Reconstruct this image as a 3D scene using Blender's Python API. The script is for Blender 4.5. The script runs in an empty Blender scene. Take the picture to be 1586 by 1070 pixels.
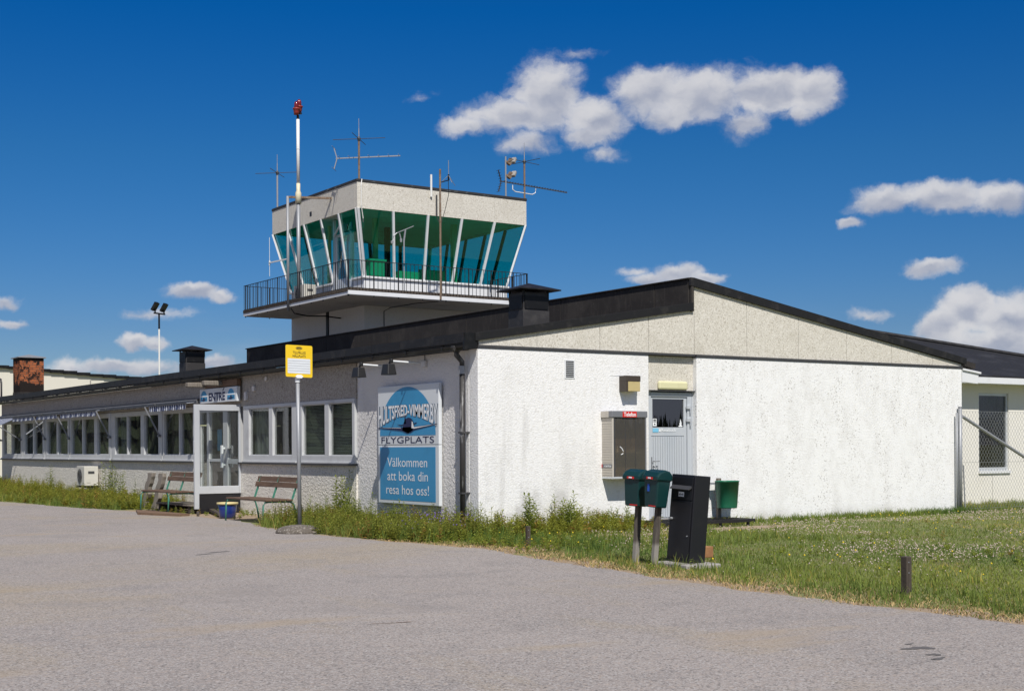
import bpy, bmesh, math, random
import numpy as np
from mathutils import Vector, Matrix
random.seed(7); RNG = np.random.default_rng(7)
SC = bpy.context.scene; COL = SC.collection
R = math.radians

# ------------------------------------------------------------------ camera
CAMLOC = Vector((-10.73, -16.81, 1.29)); YAW = 5.92853821e-01; ROLL = -5.50572e-03
fw = Vector((math.sin(YAW), math.cos(YAW), 0)); rt = Vector((math.cos(YAW), -math.sin(YAW), 0)); up = Vector((0, 0, 1))
cR = rt*math.cos(ROLL) + up*math.sin(ROLL); cU = -rt*math.sin(ROLL) + up*math.cos(ROLL)
cam = bpy.data.cameras.new('camera'); cam_o = bpy.data.objects.new('camera', cam); COL.objects.link(cam_o)
M = Matrix((cR, cU, -fw)).transposed().to_4x4(); M.translation = CAMLOC
cam_o.matrix_world = M
cam.sensor_width = 36; cam.lens = 2100.24/1586*36; cam.shift_y = (692.4-535)/1586
cam.clip_start = .1; cam.clip_end = 5000
SC.camera = cam_o

# ------------------------------------------------------------------ node helpers
def nd(nt, typ, ins=None, **props):
    n = nt.nodes.new(typ)
    for k, v in props.items(): setattr(n, k, v)
    for k, v in (ins or {}).items():
        s = n.inputs[k]
        if isinstance(v, bpy.types.NodeSocket): nt.links.new(v, s)
        else:
            try: s.default_value = v
            except Exception: s.default_value = (*v, 1)
    return n
def mth(nt, op, a, b=0., c=0., clamp=False):
    return nd(nt, 'ShaderNodeMath', {0: a, 1: b, 2: c}, operation=op, use_clamp=clamp).outputs[0]
def vm(nt, op, a, b=(0, 0, 0)):
    n = nd(nt, 'ShaderNodeVectorMath', {0: a, 1: b}, operation=op)
    return n.outputs['Value'] if op in ('LENGTH', 'DOT_PRODUCT') else n.outputs[0]
def mixc(nt, f, a, b, mode='MIX'):
    n = nt.nodes.new('ShaderNodeMix'); n.data_type = 'RGBA'; n.blend_type = mode
    for i, v in ((0, f), (6, a), (7, b)):
        if isinstance(v, bpy.types.NodeSocket): nt.links.new(v, n.inputs[i])
        else: n.inputs[i].default_value = v if i == 0 else (*v[:3], 1)
    return n.outputs[2]
def sstep(nt, v, lo, hi):
    return nd(nt, 'ShaderNodeMapRange', {0: v, 1: lo, 2: hi, 3: 0., 4: 1.}, interpolation_type='SMOOTHSTEP').outputs[0]
def ms(v, h=()): return v

# ------------------------------------------------------------------ sun, sky and clouds
SUNDIR = Vector((.41, 1, -1.3)).normalized()
sun = bpy.data.lights.new('sun', 'SUN'); sun.energy = 4.4; sun.angle = R(.53); sun.color = (1, .955, .89)
sun_o = bpy.data.objects.new('sun', sun); COL.objects.link(sun_o); sun_o.rotation_euler = SUNDIR.to_track_quat('-Z', 'Y').to_euler()
SUN_EL = math.asin(-SUNDIR.z); SUN_AZ = math.atan2(-SUNDIR.x, -SUNDIR.y)
SC.view_settings.view_transform = 'Standard'; SC.view_settings.look = 'None'; SC.view_settings.exposure = .15; SC.view_settings.gamma = 1
SC.render.engine = 'CYCLES'
world = bpy.data.worlds.new('World'); SC.world = world; world.use_nodes = True
def build_world():
    nt = world.node_tree; nt.nodes.clear()
    sky = nd(nt, 'ShaderNodeTexSky', sky_type='NISHITA', sun_disc=False, sun_elevation=SUN_EL, sun_rotation=SUN_AZ % (2*math.pi),
             air_density=1.0, dust_density=.3, ozone_density=3.0, altitude=100)
    dirv = nd(nt, 'ShaderNodeTexCoord').outputs['Generated']
    xyz = nd(nt, 'ShaderNodeSeparateXYZ', {0: dirv})
    az = mth(nt, 'ARCTAN2', xyz.outputs[0], xyz.outputs[1]); el = mth(nt, 'ARCSINE', xyz.outputs[2])
    # a deep polarised blue: saturation of the clear sky
    hs = nd(nt, 'ShaderNodeHueSaturation', {'Hue': .5, 'Saturation': SKY_SAT, 'Value': SKY_VAL, 'Color': sky.outputs[0]}).outputs[0]
    gam = nd(nt, 'ShaderNodeGamma', {'Color': vm(nt, 'MULTIPLY', hs, (SKY_K, SKY_K, SKY_K)), 'Gamma': SKY_G}).outputs[0]
    gam = vm(nt, 'MULTIPLY', gam, (1/SKY_K, 1/SKY_K, 1/SKY_K))
    ramp = nt.nodes.new('ShaderNodeValToRGB'); cr = ramp.color_ramp; nt.links.new(mth(nt, 'DIVIDE', el, .5), ramp.inputs[0])
    for i, (e_, c_) in enumerate(((.0, (.42, .42, .58)), (.085, (.32, .40, .555)), (.21, (.19, .50, .645)), (.312, (.03, .525, .78)), (.5, (.2, .55, .8)))):
        k = cr.elements[i] if i < 2 else cr.elements.new(e_/.5); k.position = e_/.5; k.color = (*c_, 1)
    clear = mixc(nt, 1., gam, ramp.outputs[0], 'MULTIPLY')
    p = nd(nt, 'ShaderNodeCombineXYZ', {0: az, 1: el}).outputs[0]
    w1 = nd(nt, 'ShaderNodeTexNoise', {'Vector': p, 'Scale': 45., 'Detail': 5., 'Roughness': .6}).outputs['Color']
    pw = vm(nt, 'ADD', p, vm(nt, 'MULTIPLY', vm(nt, 'SUBTRACT', w1, (.5, .5, .5)), (.022, .015, 0)))
    F = F2 = None
    def toang(x, y):
        d = fw + cR*((x-793)/2100.24) - cU*((y-692.4)/2100.24); d.normalize()
        return math.atan2(d.x, d.y), math.asin(d.z)
    for cx, cy, rx, ry, wt in CLOUDS:
        a, e = toang(cx, cy); a1, _ = toang(cx+rx, cy); _, e1 = toang(cx, cy-ry)
        inv = (1/abs(a1-a)/1.05, 1/abs(e1-e)/1.0, 0)
        q = vm(nt, 'MULTIPLY', vm(nt, 'SUBTRACT', pw, (a, e, 0)), inv)
        v = mth(nt, 'MULTIPLY', mth(nt, 'SUBTRACT', 1., vm(nt, 'LENGTH', q)), wt)
        v2 = mth(nt, 'MULTIPLY', mth(nt, 'SUBTRACT', 1., vm(nt, 'LENGTH', vm(nt, 'ADD', q, (.12, -.55, 0)))), wt)
        F = v if F is None else mth(nt, 'SMOOTH_MAX', F, v, .12)
        F2 = v2 if F2 is None else mth(nt, 'SMOOTH_MAX', F2, v2, .12)
    ps = vm(nt, 'MULTIPLY', pw, (1, 1.45, 1))
    n1 = nd(nt, 'ShaderNodeTexNoise', {'Vector': ps, 'Scale': 26., 'Detail': 10., 'Roughness': .62}).outputs[0]
    n2 = nd(nt, 'ShaderNodeTexNoise', {'Vector': vm(nt, 'ADD', ps, (.004, -.012, 0)), 'Scale': 26., 'Detail': 4., 'Roughness': .5}).outputs[0]
    n2b = nd(nt, 'ShaderNodeTexNoise', {'Vector': ps, 'Scale': 26., 'Detail': 4., 'Roughness': .5}).outputs[0]
    nf = nd(nt, 'ShaderNodeTexNoise', {'Vector': p, 'Scale': 5.5, 'Detail': 6., 'Roughness': .55}).outputs[0]
    away = sstep(nt, vm(nt, 'DOT_PRODUCT', dirv, tuple(fw)), .72, .5)   # unseen broken cloud outside the view, added to whiten the fill light
    F = mth(nt, 'MAXIMUM', F, mth(nt, 'SUBTRACT', mth(nt, 'MULTIPLY', mth(nt, 'SUBTRACT', nf, .44), 4.5), mth(nt, 'MULTIPLY', mth(nt, 'SUBTRACT', 1., away), 6.)))
    dens = mth(nt, 'ADD', mth(nt, 'MULTIPLY', F, 1.55), mth(nt, 'MULTIPLY', mth(nt, 'SUBTRACT', n1, .53), 2.0))
    alpha = mth(nt, 'MULTIPLY', sstep(nt, dens, -.2, .62), sstep(nt, dens, -.9, .95))
    lum = mth(nt, 'ADD', mth(nt, 'MULTIPLY', mth(nt, 'SUBTRACT', F2, F), .55), mth(nt, 'MULTIPLY', mth(nt, 'SUBTRACT', n2b, n2), 1.1))
    t = sstep(nt, lum, -.6, .3)
    ccol = mixc(nt, t, CL_DARK, CL_LIT)
    # thin far cloud veil low over the horizon
    n3 = nd(nt, 'ShaderNodeTexNoise', {'Vector': vm(nt, 'MULTIPLY', p, (1, 5, 1)), 'Scale': 9., 'Detail': 6., 'Roughness': .6}).outputs[0]
    veil = mth(nt, 'MULTIPLY', sstep(nt, n3, .5, .75), sstep(nt, el, .11, .02))
    base = mixc(nt, mth(nt, 'MULTIPLY', veil, .22), clear, (5.0, 5.2, 5.9))
    full = mixc(nt, mth(nt, 'MULTIPLY', alpha, .93), base, ccol)
    bg = nd(nt, 'ShaderNodeBackground', {'Color': full, 'Strength': SKY_STR})
    out = nd(nt, 'ShaderNodeOutputWorld'); nt.links.new(bg.outputs[0], out.inputs[0])
SKY_STR = .1; SKY_SAT = 1.12; SKY_VAL = 1.; SKY_TINT = (.42, .80, .93)
CLOUDS = [(852, 150, 62, 66, 1), (800, 180, 88, 34, .95), (922, 186, 58, 44, .95), (722, 197, 50, 18, .7), (908, 210, 44, 22, .8), (1006, 142, 66, 54, 1), (1090, 148, 92, 52, 1),
    (1190, 140, 95, 44, 1), (1258, 142, 46, 44, .95), (1156, 188, 48, 28, .75), (1040, 178, 56, 26, .8), (1240, 174, 36, 22, .7), (815, 222, 48, 25, .75), (930, 237, 30, 14, .4), (655, 152, 26, 11, .3),
    (890, 84, 36, 12, .3),
    (1372, 308, 62, 29, 1), (1460, 306, 75, 29, 1), (1550, 308, 70, 29, 1), (1318, 342, 20, 11, .8), (1050, 426, 50, 20, 1), (1002, 432, 38, 13, .9), (1095, 433, 28, 11, .8),
    (1440, 414, 52, 17, .9), (1500, 478, 62, 44, 1.1), (1462, 506, 50, 40, 1.1), (1562, 498, 66, 58, 1.1), (1545, 530, 110, 30, 1.1), (1600, 462, 44, 24, .8), (1650, 500, 80, 60, 1),
    (300, 450, 54, 17, 1), (345, 457, 32, 14, .8), (208, 532, 38, 14, 1), (240, 534, 30, 12, .8), (190, 569, 120, 16, .8), (330, 561, 55, 15, .9), (110, 572, 50, 13, .7), (250, 486, 50, 10, .45),
    (5, 472, 36, 11, .7), (15, 501, 36, 9, .6), (1345, 488, 42, 9, .35), (985, 420, 30, 8, .4)]
CL_DARK = (3.0, 3.3, 4.2); CL_LIT = (6.2, 6.15, 6.3); SKY_G = 1.45; SKY_K = .15
build_world()

# ------------------------------------------------------------------ materials
MATS = {}
def pbr(name, col, rough=.7, metal=0., layers=(), bump=(), spec=.5, vor=None, coords='Object', coat=0., trans=None, attr=None):
    """layers: (kind, scale, colour, lo, hi, amount, stretch) mixed over the base one by one"""
    if name in MATS: return MATS[name]
    m = bpy.data.materials.new(name); m.use_nodes = True; nt = m.node_tree; nt.nodes.clear()
    co = nd(nt, 'ShaderNodeTexCoord').outputs[coords]
    c = nd(nt, 'ShaderNodeRGB'); c.outputs[0].default_value = (*col, 1); c = c.outputs[0]
    def tex(kind, s, st):
        v = vm(nt, 'MULTIPLY', co, st)
        if kind == 'noise': return nd(nt, 'ShaderNodeTexNoise', {'Vector': v, 'Scale': s, 'Detail': 5., 'Roughness': .6}).outputs[0]
        if kind == 'cells': return nd(nt, 'ShaderNodeSeparateColor', {0: nd(nt, 'ShaderNodeTexVoronoi', {'Vector': v, 'Scale': s}).outputs['Color']}).outputs[0]
        if kind == 'dist': return nd(nt, 'ShaderNodeTexVoronoi', {'Vector': v, 'Scale': s}).outputs['Distance']
        if kind == 'wave': return nd(nt, 'ShaderNodeTexWave', {'Vector': v, 'Scale': s, 'Distortion': .0}).outputs[1]
        if kind == 'wave_y': return nd(nt, 'ShaderNodeTexWave', {'Vector': v, 'Scale': s, 'Distortion': .0}, bands_direction='Y').outputs[1]
        if kind == 'wavy': return nd(nt, 'ShaderNodeTexWave', {'Vector': v, 'Scale': s, 'Distortion': 2.5, 'Detail': 2., 'Detail Scale': 1.5}).outputs[1]
        if kind == 'x': return nd(nt, 'ShaderNodeSeparateXYZ', {0: v}).outputs[0]
        if kind == 'y': return nd(nt, 'ShaderNodeSeparateXYZ', {0: v}).outputs[1]
        if kind == 'z': return nd(nt, 'ShaderNodeSeparateXYZ', {0: v}).outputs[2]
    if attr:
        a = nd(nt, 'ShaderNodeAttribute', attribute_name=attr).outputs['Color']; c = mixc(nt, 1., c, a, 'MULTIPLY')
    for L in layers:
        kind, s, c2, lo, hi, am = L[:6]; st = L[6] if len(L) > 6 else (1, 1, 1)
        f = sstep(nt, tex(kind, s, st), lo, hi)
        if len(L) > 7:   # masked by a second texture
            k2, s2, lo2, hi2 = L[7][:4]; st2 = L[7][4] if len(L[7]) > 4 else (1, 1, 1)
            f = mth(nt, 'MULTIPLY', f, sstep(nt, tex(k2, s2, st2), lo2, hi2))
        c = mixc(nt, mth(nt, 'MULTIPLY', f, am), c, c2)
    nrm = None
    for kind, s, strength, dist in bump:
        ins = {'Strength': strength, 'Distance': dist, 'Height': tex(kind, s, (1, 1, 1))}
        if nrm: ins['Normal'] = nrm
        nrm = nd(nt, 'ShaderNodeBump', ins).outputs[0]
    ins = {'Base Color': c, 'Roughness': rough, 'Metallic': metal, 'Specular IOR Level': spec, 'Coat Weight': coat}
    if nrm: ins['Normal'] = nrm
    b = nd(nt, 'ShaderNodeBsdfPrincipled', ins).outputs[0]
    if trans:
        tr = nd(nt, 'ShaderNodeBsdfTranslucent', {'Color': c}).outputs[0]
        b = nd(nt, 'ShaderNodeMixShader', {0: trans, 1: b, 2: tr}).outputs[0]
    o = nd(nt, 'ShaderNodeOutputMaterial'); nt.links.new(b, o.inputs[0]); MATS[name] = m
    return m
def glass(name, tint, ior=1.5, refl=1.0, rough=0.0, film=0.):
    if name in MATS: return MATS[name]
    m = bpy.data.materials.new(name); m.use_nodes = True; nt = m.node_tree; nt.nodes.clear()
    t = nd(nt, 'ShaderNodeBsdfTransparent', {'Color': tint}).outputs[0]
    g = nd(nt, 'ShaderNodeBsdfGlossy', {'Color': (refl,)*3, 'Roughness': rough}).outputs[0]
    ge = nd(nt, 'ShaderNodeNewGeometry'); cs = mth(nt, 'ABSOLUTE', vm(nt, 'DOT_PRODUCT', ge.outputs['Normal'], ge.outputs['Incoming']))
    f0 = ((ior-1)/(ior+1))**2; fr = mth(nt, 'ADD', f0, mth(nt, 'MULTIPLY', mth(nt, 'POWER', mth(nt, 'SUBTRACT', 1., cs), 5.), 1-f0))
    b = nd(nt, 'ShaderNodeMixShader', {0: fr, 1: t, 2: g}).outputs[0]
    if film:
        d = nd(nt, 'ShaderNodeBsdfDiffuse', {'Color': (.5, .5, .48)}).outputs[0]
        b = nd(nt, 'ShaderNodeMixShader', {0: film, 1: b, 2: d}).outputs[0]
    o = nd(nt, 'ShaderNodeOutputMaterial'); nt.links.new(b, o.inputs[0]); MATS[name] = m
    return m
DIRT = (.34, .32, .29)
m_gable = pbr('white_render', (.81, .805, .79), .9, layers=[('noise', 1.1, (.66, .65, .62), .5, .68, .55, (1, 1, .5)), ('noise', 14, (.68, .665, .63), .5, .62, .5),
    ('noise', 2.2, (.38, .37, .36), .5, .66, .55, (1, 1, .55), ('z', 1, 1.5, .1)), ('noise', 1.5, (.36, .34, .3), .4, .62, .8, (1, 1, 1), ('z', 1, .42, .02)), ('noise', 1.3, (.55, .54, .52), .54, .7, .4, (3, 1, .3), ('x', 1, 2.4, 1.6))], bump=[('noise', 34, .6, .018)], spec=.15)
m_gable2 = pbr('pitted_white_render', (.82, .82, .81), .9, layers=[('noise', 2.0, (.64, .63, .61), .46, .66, .3, (1.5, 1, .6)), ('noise', 7, (.70, .69, .665), .45, .66, .35, (1.2, 1, .7)),
    ('cells', 44, (.34, .32, .29), .88, .97, .6, (1, 1, 1), ('noise', 1.6, .42, .6, (1.6, 1, .6))), ('cells', 85, (.42, .4, .36), .8, .97, .5, (1, 1, 1), ('noise', 2.5, .4, .6)), ('noise', 1.5, (.4, .38, .33), .4, .7, .7, (1, 1, 1), ('z', 1, .28, .02))],
    bump=[('noise', 30, .5, .016), ('noise', 90, .4, .005)], spec=.15)
m_agg = pbr('pebbledash_panel', (.60, .57, .50), .9, layers=[('cells', 75, (.32, .28, .22), .72, .97, .75), ('cells', 52, (.73, .70, .63), .6, .95, .7), ('noise', 1.3, (.43, .4, .33), .5, .7, .35)], bump=[('noise', 60, .3, .008)], spec=.15)
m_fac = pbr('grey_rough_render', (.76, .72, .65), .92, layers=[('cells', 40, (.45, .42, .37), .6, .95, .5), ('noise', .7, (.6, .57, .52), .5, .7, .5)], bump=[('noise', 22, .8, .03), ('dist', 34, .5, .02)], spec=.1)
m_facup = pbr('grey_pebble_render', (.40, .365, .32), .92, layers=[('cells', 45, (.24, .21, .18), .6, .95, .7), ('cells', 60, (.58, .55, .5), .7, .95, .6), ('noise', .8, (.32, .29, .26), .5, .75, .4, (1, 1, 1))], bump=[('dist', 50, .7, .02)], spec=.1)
m_facw = pbr('painted_smooth_render', (.72, .70, .68), .9, layers=[('noise', .9, (.52, .51, .5), .5, .75, .6)], bump=[('noise', 24, .9, .03), ('noise', 70, .5, .008)], spec=.1)
m_tower = pbr('tower_white_paint', (.74, .725, .69), .85, layers=[('noise', 1.2, (.5, .48, .44), .55, .8, .5, (2, 2, .35)), ('noise', 14, (.62, .6, .57), .5, .7, .4)], bump=[('noise', 60, .3, .006)], spec=.2)
m_soffit = pbr('concrete_slab', (.68, .65, .6), .9, layers=[('noise', 1.6, (.36, .34, .3), .5, .75, .6), ('noise', 11, (.3, .28, .25), .62, .75, .5)], bump=[('noise', 50, .3, .006)], spec=.15)
m_felt = pbr('black_roofing_felt', (.027, .0235, .022), .9, layers=[('noise', 1.4, (.05, .044, .039), .45, .66, .8), ('noise', 6, (.06, .053, .047), .52, .7, .5, (1, 3, .5)), ('noise', 14, (.16, .15, .14), .66, .72, .4)], bump=[('noise', 60, .35, .006), ('noise', 3, .3, .02)], spec=.35)
m_flash = pbr('black_sheet_flashing', (.014, .0135, .014), .5, spec=.3, layers=[('noise', 5, (.036, .033, .031), .5, .7, .7), ('noise', 22, (.2, .2, .2), .7, .8, .5)], bump=[('noise', 8, .25, .01)])
m_gut = pbr('black_gutter_paint', (.008, .008, .0085), .45, spec=.3, layers=[('noise', 7, (.022, .021, .021), .5, .7, .7)], bump=[('noise', 10, .2, .006)])
m_roof2 = pbr('dark_roof_tile_sheet', (.02, .02, .022), .7, spec=.25, layers=[('noise', 2, (.05, .05, .055), .5, .75, .7)], bump=[('wave', 1.6, .6, .02)])
m_white = pbr('white_painted_frame', (.72, .73, .74), .45, layers=[('noise', 3, (.55, .55, .54), .5, .8, .5), ('noise', 30, (.5, .48, .45), .66, .75, .4)], bump=[('noise', 40, .1, .003)])
m_frame = pbr('shade_grey_window_frame', (.52, .53, .535), .5, layers=[('noise', 3, (.4, .4, .4), .5, .7, .5), ('noise', 30, (.38, .36, .34), .62, .72, .4)])  # white frame paint greyed down, the facade's shade put into the colour
m_alu = pbr('bare_aluminium_frame', (.62, .645, .67), .4, .35, layers=[('noise', 4, (.5, .51, .52), .5, .8, .4)])
m_cream = pbr('cream_panel', (.75, .725, .66), .8, layers=[('noise', 1, (.67, .645, .57), .5, .8, .5), ('noise', 20, (.8, .775, .71), .5, .7, .3)], bump=[('noise', 50, .25, .006)], spec=.2)
m_hangar = pbr('hangar_cream_sheet', (.66, .63, .55), .8, layers=[('noise', .5, (.58, .55, .48), .5, .8, .6)], spec=.2)
m_brick = pbr('sooty_brick', (.36, .12, .05), .92, bump=[('noise', 20, .6, .02)], spec=.1)
def brickmat():
    m = m_brick; nt = m.node_tree; b = [n for n in nt.nodes if n.type == 'BSDF_PRINCIPLED'][0]
    co = nd(nt, 'ShaderNodeTexCoord').outputs['Object']; s = nd(nt, 'ShaderNodeSeparateXYZ', {0: co})
    uv = nd(nt, 'ShaderNodeCombineXYZ', {0: mth(nt, 'ADD', s.outputs[0], s.outputs[1]), 1: s.outputs[2]}).outputs[0]
    br = nd(nt, 'ShaderNodeTexBrick', {'Vector': uv, 'Color1': (.42, .13, .05, 1), 'Color2': (.28, .085, .035, 1), 'Mortar': (.09, .075, .06, 1), 'Scale': 1., 'Mortar Size': .008, 'Brick Width': .2, 'Row Height': .075}).outputs[0]
    so = nd(nt, 'ShaderNodeTexNoise', {'Vector': co, 'Scale': 4.2, 'Detail': 5., 'Roughness': .75}).outputs[0]
    zed = sstep(nt, s.outputs[2], 3.55, 3.1); zt = sstep(nt, s.outputs[2], 4.0, 4.25)
    f = sstep(nt, mth(nt, 'ADD', so, mth(nt, 'MULTIPLY', mth(nt, 'ADD', zed, zt), .3)), .49, .56)
    nt.links.new(mixc(nt, f, br, (.022, .017, .015)), b.inputs['Base Color'])
brickmat()
m_wood = pbr('brown_bench_wood', (.12, .072, .045), .7, layers=[('noise', 5, (.2, .13, .085), .5, .75, .8, (6, .6, 6)), ('noise', 3, (.035, .022, .016), .5, .7, .6, (6, .6, 6))], bump=[('noise', 30, .3, .006)])
m_wgrey = pbr('weathered_grey_timber', (.20, .175, .145), .9, layers=[('noise', 4, (.08, .065, .05), .45, .7, .8, (6, 6, .5)), ('noise', 9, (.3, .27, .23), .55, .75, .6, (6, 6, .5))], bump=[('noise', 22, .5, .01)])
m_wdark = pbr('dark_tarred_timber', (.055, .042, .032), .85, layers=[('noise', 4, (.11, .09, .07), .5, .7, .8, (6, 6, .5))], bump=[('noise', 25, .5, .01)])
m_wboard = pbr('brown_old_board', (.17, .105, .065), .9, layers=[('noise', 3, (.09, .055, .035), .5, .7, .8, (4, .5, 4))], bump=[('noise', 25, .4, .01)])
m_green = pbr('green_enamel_tube', (.055, .21, .15), .45, layers=[('noise', 12, (.09, .06, .04), .6, .72, .7)])
m_galv = pbr('galvanised_steel', (.30, .31, .325), .5, .3, layers=[('noise', 8, (.28, .29, .3), .5, .75, .6, (1, 1, .4)), ('noise', 30, (.4, .41, .42), .5, .7, .4)], bump=[('noise', 30, .1, .003)])
m_rust = pbr('rusty_pipe', (.22, .16, .11), .8, .2, layers=[('noise', 9, (.12, .06, .03), .5, .7, .9), ('noise', 16, (.3, .28, .25), .55, .7, .7)])
m_black = pbr('black_iron', (.012, .012, .013), .5, layers=[('noise', 9, (.035, .028, .024), .5, .75, .6)])
m_whitep = pbr('white_pole_paint', (.74, .74, .71), .45, layers=[('noise', 5, (.6, .58, .5), .5, .8, .5, (1, 1, .3))])
m_pcream = pbr('cream_pole_paint', (.66, .6, .42), .5, layers=[('noise', 8, (.5, .44, .3), .5, .75, .5)])
m_red = pbr('red_lamp_glass', (.16, .008, .01), .12, coat=.6); m_redo = pbr('red_orange_lamp_base', (.26, .03, .02), .5, layers=[('noise', 14, (.25, .03, .02), .5, .7, .6)])
m_dgrey = pbr('dark_grey_metal', (.05, .05, .052), .5, layers=[('noise', 8, (.09, .085, .08), .5, .75, .6)])
m_mbox = pbr('dark_green_plastic', (.004, .033, .034), .36, layers=[('noise', 4, (.008, .042, .04), .5, .7, .6)], bump=[('noise', 5, .1, .01)])
m_cab = pbr('black_powder_coat', (.011, .011, .014), .42, bump=[('noise', 140, .12, .002)], layers=[('noise', 6, (.03, .028, .027), .55, .8, .5)])
m_bin = pbr('green_litter_bin', (.012, .14, .075), .4, layers=[('noise', 6, (.03, .16, .1), .5, .75, .5), ('noise', 20, (.08, .1, .07), .68, .75, .5)])
m_conc = pbr('grey_concrete', (.32, .30, .275), .92, layers=[('noise', 5, (.2, .185, .165), .5, .75, .7), ('cells', 70, (.15, .14, .125), .8, .95, .6)], bump=[('noise', 60, .6, .008)])
m_dome = pbr('pebbly_brown_concrete', (.135, .115, .095), .95, layers=[('cells', 60, (.1, .085, .07), .6, .9, .8), ('cells', 45, (.36, .33, .29), .75, .95, .7)], bump=[('dist', 55, .8, .012)])
m_phone = pbr('beige_phone_shell', (.52, .48, .42), .6, layers=[('noise', 3, (.44, .4, .35), .5, .75, .5)]); m_hood = pbr('grey_phone_hood', (.17, .175, .19), .5, layers=[('noise', 4, (.22, .22, .23), .5, .75, .5)])
m_pdark = pbr('brown_phone_interior', (.27, .24, .205), .7, layers=[('noise', 5, (.11, .095, .08), .45, .65, .7)])
m_door = pbr('pale_blue_door_paint', (.47, .50, .53), .5, layers=[('noise', 3, (.38, .43, .48), .5, .8, .5, (1, 1, .3))])
m_lampd = pbr('brown_lamp_cap', (.055, .042, .032), .55); m_lampc = pbr('yellowed_diffuser', (.52, .42, .2), .5, layers=[('noise', 10, (.4, .32, .15), .5, .8, .6)])
m_pale = pbr('pale_yellow_plate', (.68, .65, .40), .5, layers=[('noise', 6, (.56, .52, .32), .5, .8, .5)])
m_yel = pbr('yellow_sign_face', (.78, .52, .012), .4); m_signw = pbr('white_sign_face', (.66, .69, .71), .4, layers=[('noise', 3, (.58, .6, .62), .5, .8, .4)])
m_blue = pbr('sign_blue', (.045, .28, .52), .35, layers=[('noise', 2, (.035, .19, .36), .5, .8, .6), ('noise', 5, (.08, .32, .52), .55, .8, .4, (3, 3, .5))])
m_navy = pbr('sign_navy', (.012, .016, .07), .4); m_ink = pbr('sign_black_ink', (.012, .012, .012), .5); m_letw = pbr('sign_white_letter', (.82, .84, .85), .4)
m_shad = pbr('letter_slate_edge', (.10, .14, .2), .4); m_redsign = pbr('red_sign_face', (.62, .02, .015), .4); m_sky = pbr('light_blue_sticker', (.2, .52, .72), .4)
m_pot = pbr('blue_glazed_pot', (.012, .028, .16), .15, coat=.5, layers=[('noise', 6, (.02, .045, .22), .5, .8, .6)]); m_potr = pbr('cream_pot_rim', (.6, .5, .25), .4)
m_soil = pbr('pot_soil', (.04, .028, .018), .95, bump=[('noise', 30, .8, .02)])
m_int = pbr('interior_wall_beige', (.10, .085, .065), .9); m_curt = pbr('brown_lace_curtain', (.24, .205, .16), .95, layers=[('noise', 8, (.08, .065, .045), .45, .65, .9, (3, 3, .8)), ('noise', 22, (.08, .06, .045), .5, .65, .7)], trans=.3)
m_curtw = pbr('pale_curtain', (.36, .39, .37), .9, layers=[('noise', 8, (.1, .105, .1), .45, .65, .6, (3, 3, .3))], trans=.35)
m_blind = pbr('slatted_blind', (.3, .37, .345), .6); m_cons = pbr('cab_console_cream', (.62, .42, .26), .6); m_post = pbr('cab_post_ochre', (.58, .46, .25), .6)
m_ceil = pbr('cab_ceiling_board', (.6, .58, .54), .8, layers=[('noise', 2, (.3, .3, .28), .5, .75, .6)])
m_awn = pbr('blue_striped_awning', (.55, .58, .64), .85, layers=[('wave_y', 2.2, (.03, .045, .12), .28, .42, 1.)], trans=.15)
m_ac = pbr('ac_unit_enamel', (.58, .56, .5), .5, layers=[('noise', 4, (.6, .57, .5), .5, .8, .5)])
g_win = glass('window_glass', (.86, .88, .87), 1.6, film=.025); g_tower = glass('teal_tinted_glass', (.34, .87, .81), 1.5); g_scr = glass('screen_glass', (.9, .92, .91), 1.5, film=.02)
g_phone = glass('smoked_phone_glass', (.62, .56, .48), 1.45, film=.09)
m_leaf = pbr('weed_leaf', (.28, .30, .055), .6, attr='tint', trans=.4, spec=.25); m_grass = pbr('grass_blade', (.215, .285, .062), .65, attr='tint', trans=.42, spec=.2)
m_stem = pbr('weed_stem', (.16, .17, .06), .7); m_flw = pbr('clover_head', (.5, .41, .34), .9); m_fly = pbr('yellow_flower', (.75, .55, .02), .7); m_flp = pbr('lupin_violet', (.2, .13, .42), .8)
m_straw = pbr('dry_grass', (.42, .30, .15), .8, attr='tint', trans=.15, spec=.1)
m_forest = pbr('conifer_needles', (.028, .042, .018), .9, attr='tint')
m_asph = pbr('worn_asphalt', (.29, .257, .237), .92, spec=.15, layers=[('noise', .22, (.335, .297, .272), .45, .62, .7), ('noise', .16, (.325, .265, .18), .47, .62, .7, (.5, 1.3, 1)), ('noise', .7, (.31, .258, .19), .54, .68, .5, (1.6, .5, 1)), ('noise', 1.3, (.215, .197, .188), .52, .66, .45),
    ('cells', 80, (.10, .095, .093), .62, .98, .75), ('cells', 105, (.46, .44, .42), .64, .98, .7), ('cells', 50, (.39, .325, .275), .85, .98, .55), ('noise', .45, (.22, .2, .188), .55, .7, .45), ('noise', .6, (.34, .27, .185), .56, .68, .5, (.5, 1.4, 1)), ('noise', 130, (.15, .142, .136), .55, .7, .45)],
    bump=[('dist', 95, .35, .005), ('noise', 5, .15, .01)])
m_ground = pbr('grassy_soil', (.17, .18, .06), .95, layers=[('noise', 1.2, (.21, .17, .085), .5, .66, .8), ('noise', 14, (.1, .115, .035), .5, .7, .7), ('noise', 60, (.22, .18, .09), .62, .75, .5)], bump=[('noise', 30, .8, .02)])
m_bare = pbr('sandy_bare_soil', (.30, .225, .15), .95, layers=[('noise', 3, (.2, .15, .1), .5, .7, .7), ('noise', 40, (.38, .3, .21), .55, .7, .6)], bump=[('noise', 40, .6, .012)])
m_tar = pbr('dark_tar', (.115, .106, .1), .8, layers=[('noise', 30, (.1, .095, .09), .5, .7, .7)])
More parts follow.
